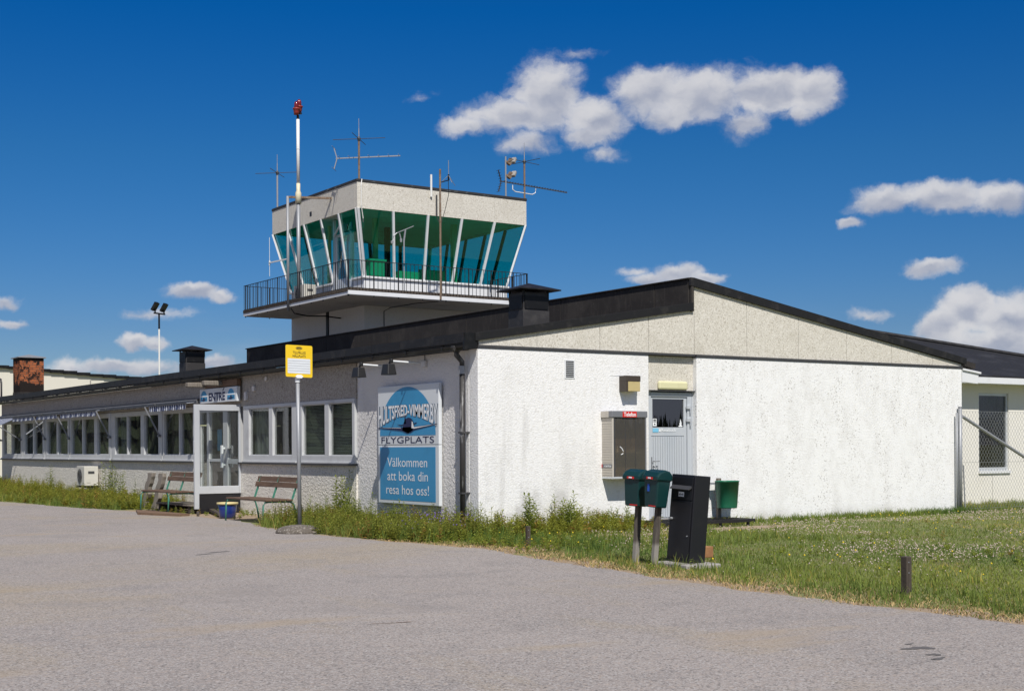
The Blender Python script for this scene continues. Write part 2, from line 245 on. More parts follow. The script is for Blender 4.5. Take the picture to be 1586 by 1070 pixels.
m_wire = pbr('fence_wire', (.36, .37, .37), .5, .5)

# ------------------------------------------------------------------ mesh helpers
class MB:
    def __init__(s): s.v = []; s.f = []
    def add(s, vs, fs):
        o = len(s.v); s.v += [tuple(p) for p in vs]; s.f += [tuple(i+o for i in f) for f in fs]; return s
    def box(s, x0, x1, y0, y1, z0, z1):
        return s.add([(x0, y0, z0), (x1, y0, z0), (x1, y1, z0), (x0, y1, z0), (x0, y0, z1), (x1, y0, z1), (x1, y1, z1), (x0, y1, z1)],
                     [(0, 3, 2, 1), (4, 5, 6, 7), (0, 1, 5, 4), (1, 2, 6, 5), (2, 3, 7, 6), (3, 0, 4, 7)])
    def bar(s, p, q, w, h=None, upv=(0, 0, 1)):   # square bar from p to q
        h = h or w; p, q = Vector(p), Vector(q); d = (q-p).normalized(); u = Vector(upv)
        if abs(d.dot(u)) > .98: u = Vector((1, 0, 0))
        a = d.cross(u).normalized()*w/2; b = a.cross(d).normalized()*h/2
        c = [p-a-b, p+a-b, p+a+b, p-a+b, q-a-b, q+a-b, q+a+b, q-a+b]
        return s.add(c, [(0, 3, 2, 1), (4, 5, 6, 7), (0, 1, 5, 4), (1, 2, 6, 5), (2, 3, 7, 6), (3, 0, 4, 7)])
    def tube(s, pts, r, n=8, r2=None):
        pts = [Vector(p) for p in pts]; rings = []; m = len(pts)
        for i, p in enumerate(pts):
            d = (pts[min(i+1, m-1)]-pts[max(i-1, 0)]).normalized(); u = Vector((0, 0, 1)) if abs(d.z) < .9 else Vector((1, 0, 0))
            a = d.cross(u).normalized(); b = d.cross(a)
            rr = r if r2 is None else r+(r2-r)*i/(m-1)
            rings.append([p+(a*math.cos(2*math.pi*k/n)+b*math.sin(2*math.pi*k/n))*rr for k in range(n)])
        vs = [q for g in rings for q in g]; fs = []
        for i in range(m-1):
            for k in range(n): fs.append((i*n+k, i*n+(k+1) % n, (i+1)*n+(k+1) % n, (i+1)*n+k))
        fs += [tuple(range(n-1, -1, -1)), tuple(range((m-1)*n, m*n))]
        return s.add(vs, fs)
    def lathe(s, prof, c=(0, 0, 0), n=20):   # prof: (radius, z)
        vs = []; fs = []; m = len(prof)
        for r_, z in prof:
            for k in range(n): vs.append((c[0]+r_*math.cos(2*math.pi*k/n), c[1]+r_*math.sin(2*math.pi*k/n), c[2]+z))
        for i in range(m-1):
            for k in range(n): fs.append((i*n+k, i*n+(k+1) % n, (i+1)*n+(k+1) % n, (i+1)*n+k))
        fs += [tuple(range(n-1, -1, -1)), tuple(range((m-1)*n, m*n))]
        return s.add(vs, fs)
    def prism(s, poly, ax, a, b):   # 2-D polygon extruded along an axis; ax 0: poly=(y,z) 1: (x,z) 2: (x,y)
        def P(q, t): return ((t, q[0], q[1]), (q[0], t, q[1]), (q[0], q[1], t))[ax]
        n = len(poly); vs = [P(q, a) for q in poly]+[P(q, b) for q in poly]
        fs = [tuple(range(n)), tuple(range(2*n-1, n-1, -1))]+[(i, i+n, (i+1) % n+n, (i+1) % n) for i in range(n)]
        return s.add(vs, fs)
    def build(s, name, mat, parent=None, bevel=0., smooth=False, local=False):
        o0 = Vector((0, 0, 0))
        if parent is not None and not local:
            q = parent
            while q is not None: o0 += q.location; q = q.parent
        me = bpy.data.meshes.new(name); me.from_pydata([tuple(Vector(p)-o0) for p in s.v], [], s.f)
        bm = bmesh.new(); bm.from_mesh(me); bmesh.ops.recalc_face_normals(bm, faces=bm.faces); bm.to_mesh(me); bm.free()
        o = bpy.data.objects.new(name, me); COL.objects.link(o); me.materials.append(mat)
        if parent is not None: o.parent = parent
        if smooth:
            for p in me.polygons: p.use_smooth = len(p.vertices) == 4
        if bevel:
            m = o.modifiers.new('bevel', 'BEVEL'); m.width = bevel; m.segments = 2; m.limit_method = 'ANGLE'; m.angle_limit = R(40)
        return o
def tag(o, label, cat, group=None, kind=None):
    if label: o['label'] = label
    if cat: o['category'] = cat
    if group: o['group'] = group
    if kind: o['kind'] = kind
    return o
def thing(name, label, cat, loc=(0, 0, 0), group=None):
    o = bpy.data.objects.new(name, None); o.empty_display_size = .2; COL.objects.link(o); o.location = loc
    return tag(o, label, cat, group)
def struct(o): o['kind'] = 'structure'; return o
def dup(root, loc, label):
    r = root.copy(); COL.objects.link(r); r.location = loc; r['label'] = label
    for ch in list(root.children):
        c = ch.copy(); COL.objects.link(c); c.parent = r
        for g in list(ch.children):
            d = g.copy(); COL.objects.link(d); d.parent = c
    return r
def text_geo(s, bold=0.):
    cu = bpy.data.curves.new('txt', 'FONT'); cu.body = s; cu.size = 1; cu.resolution_u = 4; cu.offset = bold
    o = bpy.data.objects.new('txt', cu); COL.objects.link(o); bpy.context.view_layer.update()
    me = bpy.data.meshes.new_from_object(o.evaluated_get(bpy.context.evaluated_depsgraph_get()))
    vs = [(v.co.x, v.co.y) for v in me.vertices]; fs = [tuple(p.vertices) for p in me.polygons]
    bpy.data.objects.remove(o); bpy.data.curves.remove(cu); bpy.data.meshes.remove(me)
    return vs, fs
def text(mb, s, fn, bold=0., ref=None):
    """fn(u, v): u 0..1 over the width of the text, v 0..1 over the height of ref (default the text itself)"""
    vs, fs = text_geo(s, bold); xs = [p[0] for p in vs]; ys = [p[1] for p in (text_geo(ref, bold)[0] if ref else vs)]
    x0, x1, y0, y1 = min(xs), max(xs), min(ys), max(ys)
    mb.add([fn((x-x0)/(x1-x0), (y-y0)/(y1-y0)) for x, y in vs], fs); return mb
def onA(x, yl, yr, z0, z1):   # facade facing -X, reading left to right = falling y
    return lambda u, v: (x, yl+(yr-yl)*u, z0+(z1-z0)*v)
def onB(y, xl, xr, z0, z1):
    return lambda u, v: (xl+(xr-xl)*u, y, z0+(z1-z0)*v)
def poly(mb, fn, pts): return mb.add([fn(*p) for p in pts], [tuple(range(len(pts)))])

# ------------------------------------------------------------------ ground and road
def sheet(name, pts, z, mat):
    me = bpy.data.meshes.new(name); bm = bmesh.new()
    bm.faces.new([bm.verts.new((x, y, z)) for x, y in pts]); bmesh.ops.triangulate(bm, faces=bm.faces)
    bm.to_mesh(me); bm.free(); me.materials.append(mat)
    for p in me.polygons:
        if p.normal.z < 0: me.flip_normals(); break
    o = bpy.data.objects.new(name, me); COL.objects.link(o); return struct(o)
sheet('ground', [(-2500, -2500), (2500, -2500), (2500, 2500), (-2500, 2500)], 0, m_ground)
EDGE = [(-30, -2.7), (-16, -2.35), (-12, -2.28), (-10.8, -2.27), (-9.1, -2.33), (-6.37, -2.1), (-4.2, -1.78), (-2.5, -1.45), (-1, -1.62), (1.3, -1.9), (3, -1.82), (4.4, -1.62), (6, -1.25), (8, -1.25), (9.5, -1.5), (11.3, -1.55), (13, -1.95), (18.4, -2.4), (40, -2.6), (80, -3)]
def edge_x(y): return float(np.interp(y, [e[0] for e in EDGE], [e[1] for e in EDGE]))
ys = np.concatenate([np.arange(-30, -14, .5), np.arange(-14, 20, .09), np.arange(20, 80, .6)])
jit = np.zeros(len(ys))
for k in (1.7, 4.1, 9.3, 17.): jit += .05/k**.45*np.sin(ys*k+k*3)
jit += RNG.normal(0, .012, len(ys))
road_edge = [(edge_x(y)+j, float(y)) for y, j in zip(ys, jit)]
sheet('road', road_edge+[(-3, 400), (-300, 400), (-300, -300), (-3, -300)], .006, m_asph)
sheet('verge', [(e[0]-.05, e[1]) for e in road_edge if -16 < e[1] < 5]+[(edge_x(y)+.22+.15*math.sin(y*2.3)+.1*math.sin(y*6.1), y) for y in [5-.25*i for i in range(85)]], .0022, m_bare)
def blob(cx, cy, rx, ry, n=22, rough=.25):
    ph = [random.uniform(0, 6.28) for _ in range(4)]
    return [(cx+rx*q*math.cos(a), cy+ry*q*math.sin(a)) for a in [2*math.pi*i/n for i in range(n)] for q in [1+rough*(math.sin(2*a+ph[0])*.5+math.sin(3*a+ph[1])*.4+math.sin(5*a+ph[2])*.3)]]
sheet('bare_ground', blob(4.0, -1.15, 1.25, .38), .004, m_bare)
sheet('bare_ground', blob(1.9, -1.35, 1.0, .33), .004, m_bare)
sheet('bare_ground', [(-1.9, 6.3), (-.02, 6.3), (-.02, 11.5), (-1.9, 11.5)], .003, m_bare)
sheet('bare_ground', blob(-.6, -2.6, .8, .45), .0042, m_bare)
for cx, cy, rx, ry in ((-3.81, -11.13, .09, .06), (-3.95, -11.36, .05, .03), (-4.06, -11.48, .06, .025), (-3.72, -10.98, .03, .02)):
    sheet('road_stain', blob(cx, cy, rx, ry, 30, .55), .0085, m_tar)
for a, b, wd in (((-4.72, -1.05), (-4.5, -.93), .07), ((-4.45, -.8), (-4.18, -.7), .09)):
    dx, dy = b[0]-a[0], b[1]-a[1]; L = math.hypot(dx, dy); nx, ny = -dy/L*wd/2, dx/L*wd/2
    sheet('road_stain', [(a[0]+nx, a[1]+ny), (b[0]+nx*.6, b[1]+ny*.6), (b[0]-nx, b[1]-ny), (a[0]-nx*.7, a[1]-ny*.7)], .0085, m_tar)

def streak(a, b, wd, mat, n=14, wig=.05):
    a, b = Vector((*a, 0)), Vector((*b, 0)); d = (b-a).normalized(); s_ = Vector((-d.y, d.x, 0)); L = []; Rr = []
    for i in range(n+1):
        c = a+(b-a)*i/n+s_*wig*math.sin(i*1.7)*random.uniform(.3, 1); w_ = wd*random.uniform(.4, 1)*(1-.9*(i in (0, n))); L.append((c+s_*w_/2)[:2]); Rr.append((c-s_*w_/2)[:2])
    return sheet('road_stain', L+Rr[::-1], .0085, mat)
streak((-6.1, -8.02), (-5.72, -8.1), .025, m_wboard, 6, .01); streak((-8.9, -7.1), (-8.75, -7.0), .02, m_tar, 5, .01)


# ------------------------------------------------------------------ terminal building
T = thing('terminal_building', 'long low white and grey airport terminal with black roof and gable end', 'building')
YE = 28.4; WX = 11.05
def zrl(x): return 2.955+(x+.03)*(3.62-2.955)/4.22      # top of the left roof
def zrr(x): return 4.02+(x-4.19)*(2.93-4.02)/6.9        # top of the right roof
MB().box(0, .35, 0.25, .36, 0, 2.74).box(.0, 3.25, 0, .25, -.05, 2.755).build('wall', m_gable, T, bevel=.015)
MB().box(4.27, WX, 0, .25, .03, 2.755).build('wall', m_gable2, T, bevel=.015)
MB().box(4.28, WX-.01, .012, .24, -.1, .03).build('plinth', m_conc, T)
MB().box(3.25, 4.27, .1, .25, 2.2, 2.755).build('wall_panel', m_agg, T)
MB().box(3.25, 3.37, .1, .25, -.05, 2.2).build('door_jamb', m_door, T)
MB().box(4.25, 4.27, .1, .25, -.05, 2.2).build('door_jamb', m_door, T)
# upper gable of pebbledash panels, butted at open joints
JX = [0.02, 1.07, 2.27, 3.26, 4.23, 5.41, 6.64, 7.85, 9.05, 10.2, WX]
for a, b in zip(JX, JX[1:]):
    a2, b2 = a+.004, b-.004
    f = (lambda x: zrl(x)-.1 if x <= 4.2 else zrr(x)-.1)
    top = [(b2, f(b2)), (a2, f(a2))]
    if a < 4.19 < b: top = [(b2, zrr(b2)-.1), (4.19, zrr(4.19)-.1), (4.19, zrl(4.19)-.1), (a2, zrl(a2)-.1)]
    MB().prism([(a2, 2.8), (b2, 2.8)]+top, 1, .012, .2).build('gable_panel', m_agg, T)
MB().prism([(.02, 2.81), (WX, 2.81), (WX, 2.84), (4.3, 3.85), (4.1, 3.4), (.1, 2.88)], 1, .03, .19).build('panel_backing', m_dgrey, T)
MB().box(-.005, 3.24, -.016, .1, 2.757, 2.798).box(3.26, 4.24, .004, .1, 2.765, 2.797).box(4.26, WX+.01, -.016, .1, 2.757, 2.798).build('flashing', m_dgrey, T)
# facade to the road
MB().box(0.03, .3, .36, 3.88, 0, 2.74).build('wall', m_facw, T)
MB().box(0.0, .3, 3.88, 8.93, 0, .985).box(0.0, .3, 11.42, YE, 0, .985).build('wall', m_fac, T)
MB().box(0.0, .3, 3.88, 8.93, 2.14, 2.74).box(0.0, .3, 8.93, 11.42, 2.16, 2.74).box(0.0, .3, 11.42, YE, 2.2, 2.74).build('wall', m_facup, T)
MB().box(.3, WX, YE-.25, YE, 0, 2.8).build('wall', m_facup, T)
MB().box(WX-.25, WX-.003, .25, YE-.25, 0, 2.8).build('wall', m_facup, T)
for y in (6.9, 8.17, 13.6, 17.2, 20.7, 23.4): MB().box(-.006, .0, y-.035, y+.035, 2.42, 2.55).build('vent_cover', m_facup, T)
MB().box(-.06, .3, 3.88, 8.92, .985, 1.02).build('sill', m_dgrey, T); MB().box(-.06, .3, 11.43, YE, .985, 1.02).build('sill', m_dgrey, T)
# interior
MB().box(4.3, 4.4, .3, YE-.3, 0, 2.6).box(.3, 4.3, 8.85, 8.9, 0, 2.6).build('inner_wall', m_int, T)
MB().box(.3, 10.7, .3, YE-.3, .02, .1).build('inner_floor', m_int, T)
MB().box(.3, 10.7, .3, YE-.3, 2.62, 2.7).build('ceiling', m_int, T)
# roof
r_left = MB().prism([(-.23, zrl(-.23)-.09), (-.23, zrl(-.23)), (4.19, zrl(4.19)), (4.19, zrl(4.19)-.12)], 1, .03, 28.7).build('roof', m_felt, T)
MB().prism([(4.2, zrr(4.2)-.12), (4.2, zrr(4.2)), (11.5, zrr(11.5)), (11.5, zrr(11.5)-.1)], 1, .03, 18.35).build('roof', m_felt, T)
MB().prism([(4.2, 3.5), (4.2, 3.63), (11.5, zrr(11.5)), (11.5, zrr(11.5)-.1)], 1, 18.35, 28.7).build('roof', m_felt, T)
cl = MB()
ys_ = [.03, .9, 3.6, 6.9, 10.2, 13.4, 16, 18.35]
for a, b in zip(ys_, ys_[1:]): cl.box(4.13, 4.2, a+.006, b-.006, 3.52, 4.03)
cl.box(4.15, 4.2, .03, 18.35, 3.5, 4.0); cl.box(4.1, 4.25, .0, 18.37, 4.031, 4.055)
cl.build('clerestory_band', m_felt, T, bevel=.006)
MB().prism([(-.06, zrl(-.06)-.1), (-.06, zrl(-.06)+.02), (4.185, zrl(4.185)+.03), (4.185, zrl(4.185)-.1)], 1, -.035, .012).build('verge_flashing', m_flash, T, bevel=.004)
MB().prism([(4.12, zrr(4.19)-.1), (4.12, zrr(4.19)+.035), (4.2, zrr(4.2)+.035), (11.15, zrr(11.15)+.035), (11.15, zrr(11.15)-.085)], 1, -.036, .012).build('verge_flashing', m_flash, T, bevel=.004)
MB().prism([(4.14, 3.5), (4.14, 3.95), (4.19, 3.95), (4.19, 3.5)], 1, -.03, .02).build('verge_flashing', m_felt, T)
MB().prism([(11.06, 2.5), (11.06, 2.72), (11.56, 2.66), (11.53, 2.47)], 1, .0, .03).prism([(11.06, 2.72), (11.06, 2.76), (11.6, 2.7), (11.6, 2.66)], 1, -.03, .06).build('eave_bracket', m_white, T, bevel=.005)
MB().box(11.06, 11.5, .06, 18, 2.6, 2.66).build('soffit', m_white, T)
# eave fascia, gutter and downpipe
ev = MB().box(-.22, -.2, .0, 28.7, 2.8, 2.95)
y = .0
while y < 28.6: ev.box(-.245, -.22, y+.006, min(y+.95, 28.7)-.006, 2.83+random.uniform(-.006, .006), 2.965); y += .95
ev.build('eave_fascia', m_flash, T)
MB().box(-.2, .0, .02, 28.7, 2.742, 2.77).build('soffit', m_gut, T)
gp = [(-.185+.062*math.cos(a), 2.79+.062*math.sin(a)) for a in [math.pi+math.pi*i/10 for i in range(11)]]; gp2 = [(-.185+.054*math.cos(a), 2.79+.054*math.sin(a)) for a in [2*math.pi-math.pi*i/10 for i in range(11)]]
gut = MB().prism(gp+gp2, 1, .02, 28.7)
for i in range(26): gut.box(-.252, -.12, .6+i*1.1, .63+i*1.1, 2.8, 2.812).box(-.252, -.246, .6+i*1.1, .63+i*1.1, 2.73, 2.812)
gut.build('gutter', m_gut, T, smooth=False)
MB().prism([(-.25, 2.72), (-.25, 2.8), (-.23, 2.97), (-.03, 2.97), (-.03, 2.74)], 1, -.02, .018).build('gutter_end', m_gut, T)
dp = MB().tube([(-.185, .3, 2.75), (-.185, .3, 2.66), (-.09, .3, 2.56), (-.09, .3, 2.4)], .04, 10).tube([(-.09, .3, 2.42), (-.09, .3, .02)], .042, 10)
dp.lathe([(.05, 2.70), (.085, 2.76), (.085, 2.79)], (-.185, .3, 0), 12)
dp.build('downpipe', pbr('worn_downpipe', (.035, .033, .032), .55, .2, layers=[('noise', 4, (.22, .22, .22), .54, .66, .8, (4, 4, .8))]), T, smooth=True)
MB().tube([(-.09, .3, 2.38), (-.09, .3, 2.5)], .052, 10).build('pipe_joint', m_galv, T)
for z in (1.5, .6): MB().box(-.135, .03, .25, .35, z, z+.025).build('pipe_bracket', m_dgrey, T)
# windows of the road facade
def window(y0, y1, panes, z0, z1, x=-.02, curtain=None, rail=.085):
    panes = [(a-.025, b+.025) for a, b in panes]; fr = MB(); yy = [y0]+[v for p in panes for v in p]+[y1]
    fr.box(x, x+.09, y0, y1, z0, panes_z[0]).box(x, x+.09, y0, y1, panes_z[1], z1)
    for i in range(0, len(yy), 2): fr.box(x+.002, x+.088, yy[i], yy[i+1], panes_z[0], panes_z[1])
    for p in panes:   # inner sash with a shadow line
        a, b = p; q = .014
        fr.box(x+.028, x+.07, a, b, panes_z[0], panes_z[0]+q).box(x+.028, x+.07, a, b, panes_z[1]-q, panes_z[1])
        fr.box(x+.028, x+.07, a, a+q, panes_z[0]+q, panes_z[1]-q).box(x+.028, x+.07, b-q, b, panes_z[0]+q, panes_z[1]-q)
    fr.box(x-.03, x+.0, y0+.01, y1-.01, z0, z0+.03)
    w = fr.build('window', m_frame, T, bevel=.004)
    for a, b in panes: MB().box(x+.045, x+.051, a+.02, b-.02, panes_z[0]+.02, panes_z[1]-.02).build('pane', g_win, w)
    for c in (curtain or []):
        ca, cb, cm, kind = c
        if kind == 'blind':
            m = MB(); z = panes_z[0]
            while z < panes_z[1]: m.bar((x+.14, ca, z), (x+.14, cb, z), .028, .003, upv=(.5, 0, 1)); z += .026
            m.build('blind', cm, w)
        else:
            vs = []; n = max(8, int((cb-ca)*22)); ph = random.uniform(0, 6)
            for i in range(n+1):
                yv = ca+(cb-ca)*i/n; xv = x+.2+.035*math.sin(i*1.9+ph)+.02*math.sin(i*.7+ph*2)
                vs += [(xv, yv, z0+.02), (xv, yv, z1+.02)]
            m = MB(); m.add(vs, [(2*i, 2*i+2, 2*i+3, 2*i+1) for i in range(n)]); o = m.build('curtain', cm, w, smooth=True)
    return w
panes_z = (1.16, 2.08)
window(3.9, 6.18, [(4.02, 4.86), (5.08, 5.97)], 1.02, 2.14, curtain=[(3.95, 6.1, m_blind, 'blind')])
window(6.2, 8.72, [(6.46, 7.28), (7.5, 8.42)], 1.02, 2.14, curtain=[(7.85, 8.6, m_curtw, 'c'), (6.2, 6.75, m_curtw, 'c')])
panes_z = (1.16, 2.1)
window(11.44, 13.4, [(11.52, 12.24), (12.38, 13.3)], 1.02, 2.2, curtain=[(11.4, 12.3, m_curt, 'c'), (12.9, 13.4, m_curt, 'c')])
window(13.44, 17.0, [(13.72, 14.66), (14.95, 15.86), (15.97, 16.84)], 1.02, 2.2, curtain=[(13.5, 14.2, m_curt, 'c'), (16.5, 17, m_curtw, 'c')])
window(17.2, 20.75, [(17.4, 18.3), (18.6, 19.52), (19.66, 20.6)], 1.02, 2.2, curtain=[(17.2, 20.7, m_curt, 'c')])
window(20.8, 23.1, [(21.02, 21.92), (22.1, 22.98)], 1.02, 2.2, curtain=[(21.6, 23.1, m_curt, 'c')])
window(23.3, 25.72, [(23.55, 24.4), (24.6, 25.5)], 1.02, 2.2, curtain=[(23.3, 24.2, m_curt, 'c'), (25.0, 25.6, m_curtw, 'c')])
window(25.75, 28.3, [(26.02, 27.0), (27.15, 28.0)], 1.02, 2.2, curtain=[(26.6, 27.3, m_curt, 'c')])
for b_ in ((17.02, 17.18), (23.13, 23.27)): MB().box(-.012, .08, *b_, 1.03, 2.19).build('window_post', m_frame, T)
# glazed entrance in the facade and its wind screen
fr = MB().box(.0, .08, 8.94, 11.41, 2.06, 2.15).box(.0, .08, 8.94, 11.41, .1, .24)
for a, b in ((11.1, 11.4), (10.62, 10.74), (9.6, 9.84), (8.94, 9.03)): fr.box(.003, .078, a, b, .24, 2.06)
fr.box(.01, .07, 9.84, 10.62, 1.02, 1.08).box(.01, .07, 9.03, 9.6, .98, 1.08)
dr = fr.build('entrance_door', m_frame, T, bevel=.004)
MB().box(.035, .042, 9.03, 9.6, .24, 2.06).build('pane', g_win, dr); MB().box(.035, .042, 9.84, 10.62, .24, 2.06).build('pane', g_win, dr); MB().box(.035, .042, 10.74, 11.1, .24, 2.06).build('pane', g_win, dr)
MB().box(-.09, -.05, 9.68, 9.76, .9, 1.36).box(-.05, .0, 9.7, 9.74, .94, .98).box(-.05, .0, 9.7, 9.74, 1.28, 1.32).build('handle', m_letw, dr, bevel=.008)
MB().box(.05, .054, 10.02, 10.26, 1.25, 1.7).build('poster', m_blue, dr)
sc = MB().box(-.98, -.885, 8.87, 8.93, .1, 2.17).box(-.885, -.005, 8.87, 8.93, 2.05, 2.17).box(-.885, -.03, 8.87, 8.93, .4, .55).box(-.045, -.005, 8.87, 8.93, .4, 2.05)
sc.box(-.985, -.975, 8.865, 8.935, 1.2, 1.45).box(-.885, -.865, 8.88, 8.92, .55, 2.05).build
so = sc.build('wind_screen', m_alu, T, bevel=.005)
MB().box(-.88, -.03, 8.897, 8.903, .55, 2.05).build('pane', g_scr, so)
MB().box(-.88, -.02, 8.885, 8.915, .02, .4).build('kick_plate', m_cab, so)
MB().box(-.84, -.70, 8.94, 8.97, 1.745, 1.765).box(-.86, -.845, 8.94, 8.97, .9, 1.4).build('grab_rail', m_pale, so)
# fixings on the facade
for b_ in ((-.05, 0, 8.12, 8.22, 2.42, 2.52), (-.06, 0, 8.5, 8.58, 2.25, 2.42), (-.03, .0, 7.56, 7.64, 2.6, 2.68)): MB().box(*b_).build('junction_box', m_facw, T, bevel=.01)
MB().box(-.02, .03, 1.52, 1.64, 2.55, 2.65).build('junction_box', m_facw, T, bevel=.01)
MB().tube([(0.02, 1.58, 2.65), (.02, 1.58, 2.74)], .006, 5).build('conduit', m_dgrey, T)
# wall vent, chimneys
v = MB().box(1.57, 1.77, -.008, .0, 2.34, 2.63)
v.build('vent_grille', m_white, T)
v = MB()
for i in range(9): v.box(1.595, 1.745, -.011, -.007, 2.36+i*.029, 2.378+i*.029)
v.build('vent_slots', m_ink, T)
m_chim = pbr('sooty_sheet_chimney', (.032, .03, .03), .55, layers=[('noise', 6, (.06, .056, .053), .5, .7, .7)])
def chimney(x, y, w, d, zb, zt, zc):
    h = zt-zb
    c = MB().box(x, x+w, y, y+d, zb-.3, zb+.46*h).box(x+.01, x+w-.01, y+.01, y+d-.01, zb+.46*h, zt-.05)
    c = c.build('chimney', m_chim, r_left, bevel=.006)
    MB().box(x+.03, x+w-.03, y-.006, y+.02, zb+.5*h, zt-.11).box(x-.006, x+.02, y+.03, y+d-.03, zb+.5*h, zt-.11).build('louvre', m_gut, c)
    e = .14; cx, cy = x+w/2, y+d/2
    m = MB()
    for px in (x+.02, x+w-.02):
        for py in (y+.02, y+d-.02): m.bar((px, py, zt-.18), (px, py, zt), .03)
    m.add([(x-e, y-e, zt), (x+w+e, y-e, zt), (x+w+e, y+d+e, zt), (x-e, y+d+e, zt), (cx, cy, zc), (x-e, y-e, zt-.02), (x+w+e, y-e, zt-.02), (x+w+e, y+d+e, zt-.02), (x-e, y+d+e, zt-.02)],
          [(0, 1, 4), (1, 2, 4), (2, 3, 4), (3, 0, 4), (8, 7, 6, 5), (0, 5, 6, 1), (1, 6, 7, 2), (2, 7, 8, 3), (3, 8, 5, 0)])
    m.build('chimney_cap', m_flash, c)
chimney(1.7, 1.29, .52, .44, 3.22, 3.86, 3.98)
chimney(1.7, 16.5, .52, .48, 3.2, 3.83, 3.95)
bc = MB().box(.3, 1.04, 27.3, 28.15, 2.9, 4.2)
bco = bc.build('chimney', m_brick, r_left, bevel=.01)
MB().add([(.24, 27.24, 4.2), (1.1, 27.24, 4.2), (1.1, 28.21, 4.2), (.24, 28.21, 4.2), (.24, 27.24, 4.23), (1.1, 27.24, 4.23), (1.1, 28.21, 4.23), (.24, 28.21, 4.23), (.67, 27.7, 4.33)],
         [(0, 3, 2, 1), (0, 1, 5, 4), (1, 2, 6, 5), (2, 3, 7, 6), (3, 0, 4, 7), (4, 5, 8), (5, 6, 8), (6, 7, 8), (7, 4, 8)]).build('chimney_cap', m_galv, bco)
MB().box(.29, 1.05, 27.29, 28.16, 2.9, 3.12).build('chimney_flashing', m_felt, bco)
MB().tube([(-.1, 28.0, 2.8), (-.1, 28.0, 3.45), (-.1, 28.05, 3.53), (-.1, 28.15, 3.55), (-.1, 28.25, 3.52), (-.1, 28.27, 3.44)], .03, 8).build('vent_pipe', m_dgrey, r_left, smooth=True)
# gable door
d = MB().box(3.375, 4.1, .13, .17, .12, 1.46)
n = 14
for i in range(n): d.box(3.385+i*.05, 3.427+i*.05, .117, .13, .14, 1.45)
d.box(3.375, 4.245, .1, .2, 2.1, 2.17).box(4.15, 4.245, .1, .2, .12, 2.1).box(3.375, 3.42, .12, .17, 1.46, 2.1).box(4.09, 4.145, .12, .17, .12, 2.1).box(3.42, 4.09, .12, .17, 1.46, 1.6).box(3.42, 4.09, .12, .17, 2.06, 2.1)
do = d.build('door', m_door, T, bevel=.003)
MB().box(3.42, 4.09, .14, .146, 1.6, 2.06).build('pane', glass('door_glass', (.3, .3, .3), 2.3), do)
MB().box(3.37, 4.1, .2, .22, .2, 2.15).build('inner_lining', m_gut, do)
MB().tube([(3.41, .1, 1.05), (3.41, .05, 1.05), (3.5, .045, 1.055)], .01, 6).tube([(3.41, .1, .99), (3.43, .055, .955), (3.47, .05, .95), (3.5, .08, .98)], .008, 6).box(3.385, 3.4, .105, .118, .92, 1.12).build('handle', m_galv, do)
h = MB()
for z in (1.72, 1.93): h.box(4.12, 4.2, .07, .1, z-.025, z+.025).tube([(4.19, .06, z-.09), (4.19, .06, z+.02)], .012, 6)
h.build('hinge', m_alu, do)
st = MB(); st.box(3.42, 3.54, .113, .118, 1.52, 1.585); st.build('sticker', m_sky, do)
t_ = MB(); text(t_, 'Resebutik', onB(.113, 3.6, 3.92, 1.53, 1.58), .01); t_.box(3.555, 3.585, .113, .117, 1.53, 1.57); t_.build('door_lettering', m_letw, do)
MB().box(3.44, 3.52, .136, .1385, 1.62, 1.74).build('sticker', m_letw, do)
MB().add([onB(.137, 3.99, 4.07, 1.61, 1.74)(*p) for p in ((0, 0), (1, 0), (1, .15), (.75, .2), (.8, .5), (.6, .8), (.5, 1), (.35, .75), (.4, .5), (.2, .45), (.3, .2), (0, .15))], [tuple(range(12))]).build('sticker', m_letw, do)
MB().box(3.452, 3.508, .134, .1358, 1.685, 1.7).box(3.452, 3.508, .134, .1358, 1.71, 1.728).box(3.465, 3.495, .134, .1358, 1.64, 1.66).build('sticker_print', m_ink, do)
MB().box(3.25, 4.27, .04, .11, 2.185, 2.2).build('door_drip', m_dgrey, T)
MB().box(3.25, 4.27, .05, .25, .0, .12).build('threshold', m_conc, T)
MB().box(3.5, 4.12, .04, .1, 2.21, 2.35).build('light_fitting', m_pale, T, bevel=.03)
